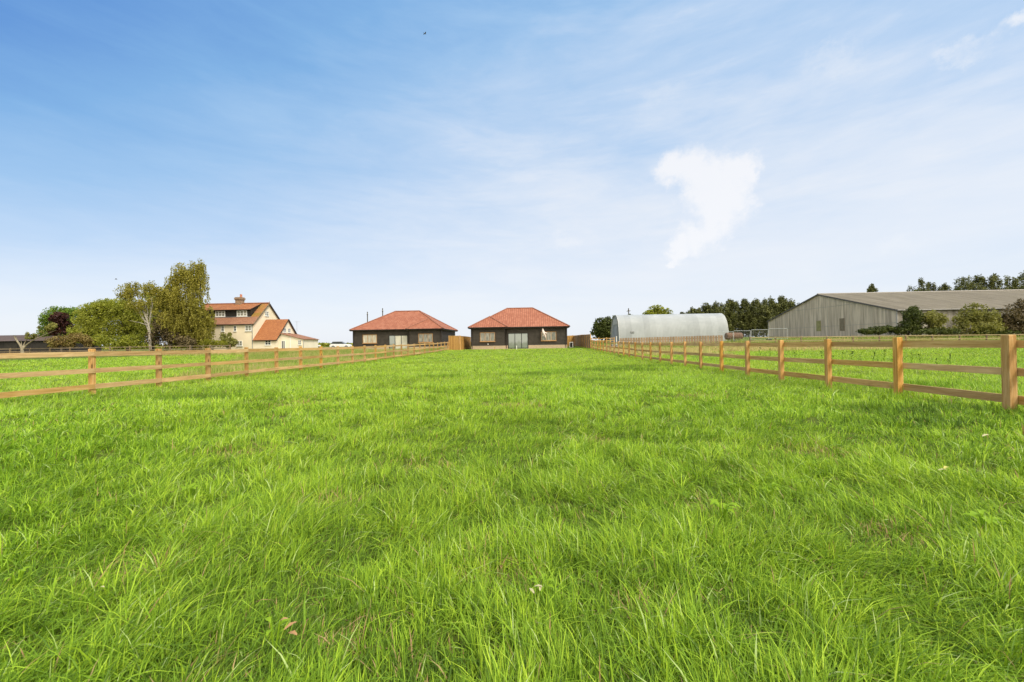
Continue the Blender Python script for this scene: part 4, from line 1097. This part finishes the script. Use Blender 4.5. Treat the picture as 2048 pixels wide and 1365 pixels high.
tree('green_bush', 'dark rounded bush against the farmhouse wall', 'bush', 65.5, 455,
     [(455, 683, 15, 12), (446, 674, 7, 8), (465, 686, 10, 9), (459, 670, 4, 5)], 'shrub', 2600, .17, 14, None, .05, trunk=False, gap=.34)


def dead_tree():
    Z = 58.5; bx = XP(45, Z); g = Hf(bx, Z)
    T = thing('stunted_tree', 'stunted half dead tree leaning right in front of the black barn', 'tree', (bx, Z, g), 0)
    def p(a, b_, y=0): return (XP(a, Z) - bx, y, ZP(a, b_, Z) - g)
    m = MB()
    for pts, r0, r1 in [([(45, 712), (44, 697), (40, 690), (33, 681), (27, 671)], .2, .05), ([(44, 697), (38, 688), (34, 680), (31, 671)], .1, .03),
                        ([(45, 697), (43, 688), (42, 681)], .06, .03), ([(45, 699), (52, 691), (64, 682), (85, 672), (112, 661)], .13, .03),
                        ([(46, 695), (50, 685), (56, 677)], .09, .03), ([(70, 679), (78, 668), (80, 660)], .06, .02), ([(85, 672), (95, 662), (100, 654)], .05, .02)]:
        m.tube([p(*q) for q in pts], list(np.linspace(r0, r1, len(pts))), 8)
    m.build('trunk', DEADW, T, sm=True)
    lb = []
    for cx, cy, rx, ry in [(60, 676, 9, 4), (72, 670, 9, 4), (84, 664, 9, 5), (97, 657, 10, 6), (55, 669, 4, 5), (67, 662, 5, 4), (106, 652, 8, 6), (78, 656, 4, 4)]:
        x, y, z = p(cx, cy); lb.append((x, 0, z, rx * Z / F, rx * Z / F * .7, ry * Z / F))
    co, q, rv = leaves(lb, 4200, .11, 77, .36); mesh_np('crown', co, q, LM['shrub'], T, rv)
dead_tree()

# right side
tree('broadleaf_tree', 'dense dark green tree beyond the left end of the silver hut', 'tree', 92, 1210,
     [(1206, 652, 20, 18), (1194, 664, 13, 14), (1225, 648, 20, 16), (1215, 668, 24, 14), (1240, 655, 16, 16)], 'dark', 9000, .3, 21, None, .25, gap=.33)
tree('broadleaf_tree', 'olive brown tree rising behind the silver hut roof', 'tree', 98, 1315,
     [(1315, 622, 20, 13), (1298, 629, 14, 10), (1334, 628, 14, 12), (1315, 640, 32, 18)], 'olive', 6500, .3, 22, None, .25, gap=.4)
tree('small_tree', 'small dark tree peeping over the silver hut by the pole', 'tree', 99, 1258,
     [(1262, 636, 9, 9), (1250, 640, 9, 8), (1275, 641, 8, 7)], 'dark', 1500, .28, 23, None, .12, gap=.4)


def conifer(label, Z, px, top, rpx, seed, group, cat='tree'):
    sc = Z / F; bx = XP(px, Z); g = Hf(bx, Z) - .05; hgt = ZP(px, top, Z) - g; r0 = rpx * sc; rg = random.Random(seed)
    T = thing('conifer_tree', label, cat, (bx, Z, g), 0, group)
    lb = [(0, 0, hgt * .3, r0 * 1.2, r0 * .9, hgt * .38), (rg.uniform(-.15, .15) * r0, 0, hgt * .56, r0 * .8, r0 * .75, hgt * .25), (rg.uniform(-.1, .1) * r0, 0, hgt * .77, r0 * .42, r0 * .4, hgt * .15)]
    # feathery shoots fanning up and outwards, shorter towards the leader
    for i in range(52):
        a = rg.uniform(0, 2 * math.pi); t_ = rg.uniform(.3, .98); env = min(1.1, (1 - t_) ** .9 * 2.6) * rg.uniform(.7, 1.15)
        lb.append((math.cos(a) * r0 * env, math.sin(a) * r0 * env, hgt * t_, r0 * rg.uniform(.1, .22), r0 * .18, r0 * rg.uniform(.2, .42)))
    for i in range(3): lb.append((rg.uniform(-.25, .25) * r0, 0, hgt - rg.uniform(.2, .6) * r0, .08 * r0, .08 * r0, .4 * r0))
    co, q, rv = leaves(lb, int(11000), .2, seed, .27, clump=.6, aspect=2.2)
    k = co.reshape(-1, 4, 3)[:, :, 2].min(1) > -.1; co = co.reshape(-1, 4, 3)[k].reshape(-1, 3); rv = rv.reshape(-1, 4)[k].ravel()
    mesh_np('crown', co, np.arange(len(co)).reshape(-1, 4), LM['conifer'], T, rv)
    m = MB().tube([(0, 0, -.2), (0, 0, hgt * .5), (0, 0, hgt * .96)], [.28, .18, .04], 8)
    for i in range(10):
        a = rg.uniform(0, 6.28); z = hgt * rg.uniform(.1, .8); m.tube([(0, 0, z), (math.cos(a) * r0 * .8, math.sin(a) * r0 * .8, z + r0 * .4)], [.06, .015], 5)
    m.build('trunk', BARK, T, sm=True); return T


RowA = [(1366, 628, 13), (1388, 619, 15), (1412, 611, 17), (1436, 608, 17), (1460, 602, 18), (1486, 601, 18), (1512, 603, 18), (1538, 599, 18), (1562, 597, 18), (1584, 603, 17), (1606, 618, 14)]
ordA = ['lowest conifer at the left end of the row behind the silver hut', 'second conifer from the left in the row behind the silver hut', 'third conifer from the left in the row behind the silver hut',
        'fourth conifer from the left, above the right half of the silver hut', 'conifer rising over the right end of the silver hut', 'conifer just right of the silver hut end in the dark row',
        'conifer above the rusty tank in the dark row', 'conifer standing behind the wire mesh panels', 'tallest conifer of the row left of the grey barn', 'conifer touching the grey barn roof edge in the dark row', 'short conifer half hidden behind the grey barn gable']
for i, (px, tp, r) in enumerate(RowA):
    conifer(ordA[i], 106 + (i % 3) * 1.2, px, tp, r * 1.45, 100 + i, 'conifers in the row behind the silver hut')
RowB = [(1745, 571, 11), (1841, 561, 16), (1862, 566, 15), (1893, 572, 17), (1929, 548, 19), (1960, 554, 17), (1990, 552, 17), (2021, 554, 17), (2050, 548, 18), (2080, 550, 18)]
ordB = ['lone conifer tip showing above the middle of the barn ridge', 'left pointed conifer of the group above the barn roof', 'second conifer of the group above the barn roof', 'low bushy conifer in the dip above the barn roof',
        'tallest pointed conifer above the barn roof', 'conifer right of the tallest one above the barn roof', 'middle conifer of the right hand cluster above the barn', 'conifer second from the right edge above the barn roof',
        'conifer at the right edge of the photo above the barn', 'conifer cut off by the right edge above the barn']
for i, (px, tp, r) in enumerate(RowB):
    conifer(ordB[i], 112 + (i % 3), px, tp, r * 1.6, 140 + i, 'conifers behind the grey barn')

tree('climbing_bush', 'dark ivy covered bush at the near corner of the grey barn', 'bush', 58, 1815,
     [(1820, 632, 18, 20), (1812, 655, 22, 16), (1832, 655, 18, 16), (1826, 620, 11, 9), (1797, 662, 14, 10)], 'dark', 6500, .17, 31, None, .07, trunk=False, gap=.34)
tree('pale_bush', 'pale olive bush between the ivy bush and the big shrub', 'bush', 57.2, 1862,
     [(1858, 638, 20, 17), (1878, 640, 13, 14), (1862, 658, 26, 12)], 'shrub', 4200, .17, 32, None, .06, trunk=False, gap=.42)
tree('big_shrub', 'large round olive shrub growing up the barn wall', 'bush', 57, 1960,
     [(1955, 628, 28, 22), (1975, 638, 26, 22), (1935, 645, 24, 20), (1962, 655, 38, 16), (1925, 658, 22, 12), (1950, 612, 12, 8)], 'shrub', 9500, .17, 33, None, .08, trunk=False, gap=.38)
tree('hawthorn_bush', 'reddish brown thorn bush at the right edge by the barn', 'bush', 56.5, 2040,
     [(2035, 632, 26, 24), (2052, 618, 22, 22), (2020, 655, 26, 16), (2050, 655, 26, 18), (2010, 640, 12, 12)], 'thorn', 9000, .17, 34, None, .08, trunk=False, gap=.38)
tree('bramble_patch', 'low dark bramble patch along the foot of the barn gable', 'bush', 58.5, 1755,
     [(1735, 663, 20, 7), (1758, 661, 22, 9), (1778, 660, 18, 10)], 'dark', 4000, .15, 35, None, .04, trunk=False, gap=.33, limbs=2)
tree('bramble_patch', 'low dark bramble patch between the pale bush and big shrub', 'bush', 56, 1890,
     [(1850, 664, 24, 6), (1885, 662, 22, 8), (1910, 664, 22, 7), (1985, 665, 26, 7), (2020, 666, 26, 7)], 'dark', 4500, .15, 36, None, .04, trunk=False, gap=.33, limbs=2)

def far_hedge(name, label, Z, x0, x1, hpx, mat, seed, n):
    rg = np.random.default_rng(seed); xs = rg.uniform(XP(x0, Z), XP(x1, Z), n); hh = hpx * Z / F
    prof = fnoise(xs, xs * 0, 9., seed) * 1.5 * hh
    P = np.stack([xs, Z + rg.uniform(-3, 3, n), Hf(0, Z) + rg.random(n) * prof], 1)
    a = rg.normal(size=(n, 3)) * .45; b = rg.normal(size=(n, 3)) * .45
    co = np.stack([P - a, P - b, P + a, P + b], 1).reshape(-1, 3)
    tag(mesh_np(name, co, np.arange(n * 4).reshape(-1, 4), LM[mat], None, np.repeat(rg.random(n), 4)), label, 'hedge', None, 'stuff')
far_hedge('distant_hedge', 'distant hedges on the skyline beyond the fields', 260, 596, 1240, 4.5, 'olive', 5, 9000)
far_hedge('distant_hedge', 'distant hedges at the far left behind the black barn', 240, -60, 440, 9, 'olive', 6, 9000)

# ------------------------------------------------------------------ poles, cars, panels, tank and small things
WOODP = plain('pole_wood', (.10, .085, .07), .9, .2, 3)
def tpole(px, top, Z, label, arm=True):
    x = XP(px, Z); g = Hf(x, Z); h = ZP(px, top, Z) - g
    T = thing('telegraph_pole', label, 'pole', (x, Z, g), R(-60), 'telegraph poles beyond the buildings')
    MB().tube([(0, 0, -.3), (0, 0, h)], [.15, .11], 8).build('pole', WOODP, T)
    if arm:
        MB().box(-.6, .6, -.06, .06, h - .75, h - .62).build('crossarm', WOODP, T)
        for s_ in (-.5, -.2, .2, .5): MB().tube([(s_, 0, h - .62), (s_, 0, h - .45)], .04, 6).build('insulator', M['white_frame'], T)
tpole(735.5, 624, 100, 'shorter telegraph pole behind the left slope of the left bungalow roof')
tpole(766, 617, 98, 'taller telegraph pole nearer the left bungalow roof ridge')
tpole(1258, 617, 100, 'telegraph pole sticking up behind the silver hut')
def lamp():
    Z = 90; x = XP(85, Z); T = thing('street_lamp', 'grey street lamp above the far left trees', 'lamp', (x, Z, .1), 0)
    h = ZP(85, 626, Z) - .1
    MB().tube([(0, 0, 0), (0, 0, h)], [.12, .07], 8).build('pole', M['lead'], T)
    MB().tube([(0, 0, h - .05), (.35, 0, h)], .04, 6).build('arm', M['lead'], T)
    MB().box(.3, 1.0, -.12, .12, h - .05, h + .08).build('lamp_head', M['lead'], T, bevel=.03)
lamp()


def car(px, Z, rz, label, paint):
    x = XP(px, Z); T = thing('parked_car', label, 'car', (x, Z, Hf(x, Z)), rz, 'white cars parked beyond the field')
    prof = [(-2.1, .35), (-2.12, .75), (-1.95, .95), (-1.75, 1.02), (1.0, .98), (2.0, .85), (2.15, .6), (2.12, .35)]
    MB().prism(prof, -.88, .88).build('body', paint, T, bevel=.06)
    cab = [(-1.9, 1.0), (-1.55, 1.46), (.35, 1.46), (1.15, .98)]
    MB().prism(cab, -.76, .76).build('windows', M['glass'], T, bevel=.04)
    MB().prism([(-1.6, 1.465), (-1.5, 1.53), (.2, 1.53), (.38, 1.465)], -.74, .74).build('roof', M['grey_frame'], T, bevel=.02)
    for sx_ in (-1.35, 1.35):
        for sy_ in (-.86, .86):
            w = MB().tube([(sx_, sy_ - .1, .33), (sx_, sy_ + .1, .33)], .33, 16).build('wheel', M['fascia'], T)
            MB().tube([(sx_, sy_ - .115, .33), (sx_, sy_ + .115, .33)], .2, 12).build('rim', M['lead'], w)
    for sy_ in (-.6, .6): MB().box(2.08, 2.17, sy_ - .18, sy_ + .18, .62, .76).build('headlight', M['white_frame'], T)
WP = plain('white_paint', (.8, .8, .8), .25, .02, 3, spec=.5)
car(681.5, 88, R(8), 'white car with dark windows parked left of the left bungalow', WP)
car(629, 160, R(5), 'tiny white car on the skyline right of the farmhouse', WP)

GALV = plain('galvanised', (.5, .52, .5), .4, .1, 5, metal=.6)
def heras():
    xs = [1436, 1467, 1502, 1537, 1576]; Z = 57
    lab = ['wire mesh panel overlapping the right end of the silver hut', 'wire mesh panel in front of the rusty tank', 'wire mesh panel between the tank and the barn', 'rightmost wire mesh panel standing before the grey barn']
    for i in range(4):
        x0, x1 = XP(xs[i] + .6, Z - i * .25), XP(xs[i + 1] - .6, Z - (i + 1) * .25); g = .82 + .08 * i
        T = thing('mesh_panel', lab[i], 'fence panel', (x0, Z - i * .25, g), math.atan2(-.25, x1 - x0), 'galvanised mesh fence panels'); w = math.hypot(x1 - x0, .25); h = 1.42 + .03 * i
        f = MB().tube([(0, 0, 0), (0, 0, h - .06), (.06, 0, h), (w - .06, 0, h), (w, 0, h - .06), (w, 0, 0)], .028, 6); f.tube([(0, 0, .12), (w, 0, .12)], .015, 5); f.build('frame', GALV, T)
        m = MB(); x = .15
        while x < w: m.bar((x, 0, .12), (x, 0, h), .005, .005); x += .15
        z = .35
        while z < h: m.bar((0, 0, z), (w, 0, z), .005, .005); z += .25
        m.build('wire_mesh', GALV, T)
        MB().box(-.35, .35, -.11, .11, -.1, .08).build('foot', plain('rubber_foot', (.06, .06, .06), .9), T)
heras()
def tank():
    Z = 62; x = XP(1469, Z); g = Hf(x, Z)
    T = thing('rusty_tank', 'rusty brown tank beside the right end of the silver hut', 'tank', (x, Z, g + .05), R(-3))
    r = plain('rust', (.15, .088, .055), .85, .35, 2, bump=.4)
    MB().tube([(-1.35, 0, .72), (-1.25, 0, .72), (1.0, 0, .72), (1.2, 0, .72)], [.4, .56, .56, .3], 16).build('barrel', r, T)
    for s_ in (-.8, .7): MB().box(s_ - .1, s_ + .1, -.5, .5, -.2, .3).build('cradle', r, T)
    MB().tube([(0, 0, 1.2), (0, 0, 1.38)], .15, 10).build('filler_cap', r, T)
tank()
def heat_pump():
    Z = 57.5; x = XP(1142.5, Z); T = thing('heat_pump', 'white framed heat pump on the path right of the bungalow', 'heat pump', (x, Z, .28), PLOT)
    MB().box(-.25, .25, 0, .38, .0, .8).build('casing', M['white_frame'], T, bevel=.02)
    MB().box(-.18, .18, -.012, .0, .06, .72).build('grille', M['grey_frame'], T)
heat_pump()
def banner():
    Z = 54.6; x = XP(1088, Z)
    T = thing('hanging_sheet', 'crumpled pale pink plastic sheet hanging by the right window corner', 'plastic sheet', (x, Z, .27), 0)
    z = lambda py: ZP(1088, py, Z) - .27; sx = lambda p: (p - 1088) * Z / F
    m = MB()
    m.tube([(sx(1085.5), 0, z(657)), (sx(1086), .02, z(661)), (sx(1087), -.03, z(665)), (sx(1088.5), 0, z(669)), (sx(1090.5), .03, z(673)), (sx(1091.5), 0, z(676))], [.06, .13, .2, .17, .12, .03], 7)
    m.tube([(sx(1088), 0, z(666)), (sx(1091), -.05, z(666.2)), (sx(1094.5), 0, z(667))], [.1, .1, .05], 6)
    m.tube([(sx(1087), 0, z(669)), (sx(1086), -.03, z(673))], [.12, .04], 6)
    mm = plain('pink_sheet', (.78, .66, .60), .6, .12, 5)
    o = m.build('sheet', mm, T, sm=True)
    MB().tube([(sx(1085.5), 0, z(657)), (sx(1085.5), .3, 2.85)], .01, 4).build('cord', M['grey_frame'], T)
banner()
def stake(px, py, h, label, mat, nm='wooden_stake', r=.04):
    Z = 50; x = XP(px, Z); T = thing(nm, label, 'stake', (x, Z, Hf(x, Z)), 0)
    MB().add([(-r, -r, -.2), (r, -r, -.2), (r, r, -.2), (-r, r, -.2), (-r, -r, h - .05), (r, -r, h - .05), (r, r, h - .05), (-r, r, h - .05), (0, 0, h)], [(0, 1, 5, 4), (1, 2, 6, 5), (2, 3, 7, 6), (3, 0, 4, 7), (4, 5, 8), (5, 6, 8), (6, 7, 8), (7, 4, 8)]) if 0 else None
    m = MB(); m.tube([(0, 0, -.2), (0, 0, h - .06), (0, 0, h)], [r, r, r * .3], 6); m.build('stake', mat, T)
    m = MB(); m.box(-r * 1.3, r * 1.3, -r * 1.3, r * 1.3, h * .75, h * .83); m.build('band', mat, T)
stake(989, 700, .42, 'short wooden stake in the grass before the right bungalow', M['wood_post'])
stake(1033, 698, .5, 'short white marker in the grass before the patio doors', M['white_frame'], 'marker_stake')

# birds
def bird(px, py, Z, label, s):
    d = pxdir(px, py); p = Vector((0, 0, CAM_H)) + d * (Z / d.y)
    T = thing('bird', label, 'bird', p, R(40), 'birds in the sky')
    m = MB().tube([(-.16 * s, 0, 0), (-.08 * s, 0, .01), (.05 * s, 0, .015), (.14 * s, 0, .02), (.19 * s, 0, .01)], [.01, .04, .055, .03, .008], 8)
    m.add([(-.16 * s, -.03, 0), (-.28 * s, -.06, 0), (-.28 * s, .06, 0), (-.16 * s, .03, 0)], [(0, 1, 2, 3)])
    m.build('body', WOODP, T)
    for s_ in (-1, 1):
        w = MB(); w.add([(.08 * s, s_ * .03, .02), (-.06 * s, s_ * .03, .02), (-.08 * s, s_ * .2 * s, .1), (.07 * s, s_ * .2 * s, .12), (-.06 * s, s_ * .42 * s, .02)], [(0, 1, 2, 3), (3, 2, 4)]); w.build('wing', WOODP, T)
bird(850, 68, 60, 'small dark bird high in the blue sky left of centre', 1.0)
bird(232, 559, 62, 'small dark bird above the left trees', .8)

# ---- weeds and dead leaves in the near grass
WL = leaf_mat('weed_leaf', [(0, (.30, .47, .025)), (1, (.42, .58, .045))], .4, nvar=.1)
DL = plain('dead_leaf', (.36, .21, .09), .8, .3, 8)
PL = plain('pale_leaf', (.45, .42, .22), .8, .12, 8)
def at_ground(px, py, lift=.12):
    Z = F * (CAM_H - lift) / (py - yh(px)); x = XP(px, Z); return x, Z, float(Hn(np.array([x]), np.array([Z]))[0])
def leafshape(m, base, dirn, L, W, up, lobes=5, curl=.2):
    d = Vector((math.cos(dirn), math.sin(dirn), 0)); s_ = Vector((-d.y, d.x, 0)); c = []; n = lobes * 2
    rows = []
    for i in range(n + 1):
        t = i / n; w = W * math.sin(math.pi * min(1, t * .93 + .05)) * (1 + (.28 if i % 2 else -.18)); z = up * math.sin(t * 1.9) - curl * t * t * L
        p = Vector(base) + d * L * t + Vector((0, 0, z)); rows.append((p - s_ * w / 2 + Vector((0, 0, w * .18)), p, p + s_ * w / 2 + Vector((0, 0, w * .18))))
    st = len(m.v)
    for r in rows: m.v += [tuple(q) for q in r]
    for i in range(n):
        a = st + i * 3; m.f += [(a, a + 1, a + 4, a + 3), (a + 1, a + 2, a + 5, a + 4)]
def weed(px, py, label, n, L, mat, stem=.16, seed=1, dead=0, cat='weed', nm='broadleaf_weed'):
    x, y, z = at_ground(px, py, stem); rg = random.Random(seed)
    T = thing(nm, label, cat, (x, y, z), 0, 'broad leaved weeds in the long grass')
    st = MB()
    for i in range(n):
        a = i * 2.4 + rg.uniform(-.3, .3); h = stem * rg.uniform(.75, 1.1); m = MB(); b = (math.cos(a) * .02, math.sin(a) * .02, h)
        l = L * rg.uniform(.75, 1.2); leafshape(m, b, a, l, l * rg.uniform(.4, .6), l * .25, 4)
        m.build('leaf', DL if i < dead else mat, T, sm=True); st.tube([(0, 0, 0), b], .003, 5)
    st.build('stem', mat, T)
weed(541, 1243, 'light green weed with a browned leaf low on the left of centre', 4, .035, WL, .12, 2, 1)
weed(1076, 1150, 'light green weed beside dead leaves near the bottom centre', 6, .036, WL, .12, 3, 0)
weed(1440, 1004, 'yellow green leafy weed right of centre in the grass', 7, .07, WL, .15, 4)
weed(1535, 972, 'darker clover like weed above the yellow green weed', 9, .04, LM['green'] if 0 else WL, .12, 5)
weed(375, 975, 'small flat weed in the left grass', 7, .05, WL, .1, 6)
weed(1960, 1032, 'yellowish leafy weed near the right edge of the lawn', 9, .08, WL, .13, 7)
weed(30, 1140, 'bright leafy weed at the left edge of the lawn', 7, .035, WL, .1, 8)
def dead_leaf(px, py, label, mat, L, seed, n=1, lift=.13):
    x, y, z = at_ground(px, py, lift); m = MB(); rg = random.Random(seed)
    for i in range(n): leafshape(m, (rg.uniform(-.03, .03), rg.uniform(-.03, .03), lift + rg.uniform(-.01, .02)), rg.uniform(-.5, .5) + i * 1.1, L, L * .35, L * .2, 3, .1)
    o = m.build('fallen_leaf', mat, None); o.location = (x, y, z); tag(o, label, 'leaf', 'dry leaves lying on the grass')
dead_leaf(1073, 1178, 'curled cream dead leaf under the centre weed', PL, .035, 1, 3)
dead_leaf(545, 1265, 'orange brown dead leaf beside the lower left weed', DL, .045, 2, 2)
dead_leaf(1965, 868, 'long pale leaf lying on grass below the nearest right post', PL, .1, 3, 1, .1)
dead_leaf(1868, 936, 'pale leaf lying left of the yellow leaf on the right', PL, .06, 4, 1, .12)
dead_leaf(1886, 940, 'yellow leaf lying right of the small pale leaf', plain('yellow_leaf', (.5, .47, .12), .8, .1, 8), .07, 5, 1, .12)
dead_leaf(177, 1178, 'pale dead leaf in the lower left grass', PL, .025, 6, 1)
dead_leaf(1384, 995, 'tiny pale pink clover flower head in the grass right of centre', PL, .018, 8, 3)
dead_leaf(1154, 802, 'white speck of a leaf in the middle distance', PL, .05, 9, 1, .1)

# tall dark weed stalks standing behind the right fence
def stalk(seed):
    rg = random.Random(seed); m = MB(); hh = rg.uniform(.4, .6)
    T = thing('tall_weed', '', 'weed', (0, 0, 0)); 
    s_ = MB(); s_.tube([(0, 0, -.05), (.02, 0, hh * .5), (.06, .01, hh)], [.008, .006, .002], 5)
    for i in range(14):
        z = hh * rg.uniform(.15, 1); a = rg.uniform(0, 6.28); leafshape(m, (.06 * z / hh, 0, z), a, rg.uniform(.07, .13), .03, .05, 2, -.2)
    s_.build('stem', WL, T); m.build('foliage', bpy.data.materials['leaf_green'], T); return T
protos = [stalk(i) for i in range(3)]
sp = [(1643, 724), (1662, 726), (1684, 722), (1703, 727), (1722, 725), (1745, 729), (1768, 722), (1783, 730), (1822, 724), (1840, 731), (1870, 733), (1895, 736), (1540, 712), (1557, 711), (1520, 713), (1590, 718)]
for i, (px, py) in enumerate(sp):
    o = protos[i] if i < 3 else copy_tree(protos[i % 3])
    x, y, z = at_ground(px, py, 0); o.location = (x, y, z); s_ = random.uniform(.8, 1.15); o.scale = (s_, s_, s_); o.rotation_euler = (0, 0, random.uniform(0, 6.28))
    tag(o, 'thin dark weed stalk standing behind the right hand fence', 'weed', 'weed stalks behind the right hand fence')

S.cycles.max_bounces = 6; S.cycles.transparent_max_bounces = 8
S.cycles.use_adaptive_sampling = True; S.cycles.adaptive_threshold = .02
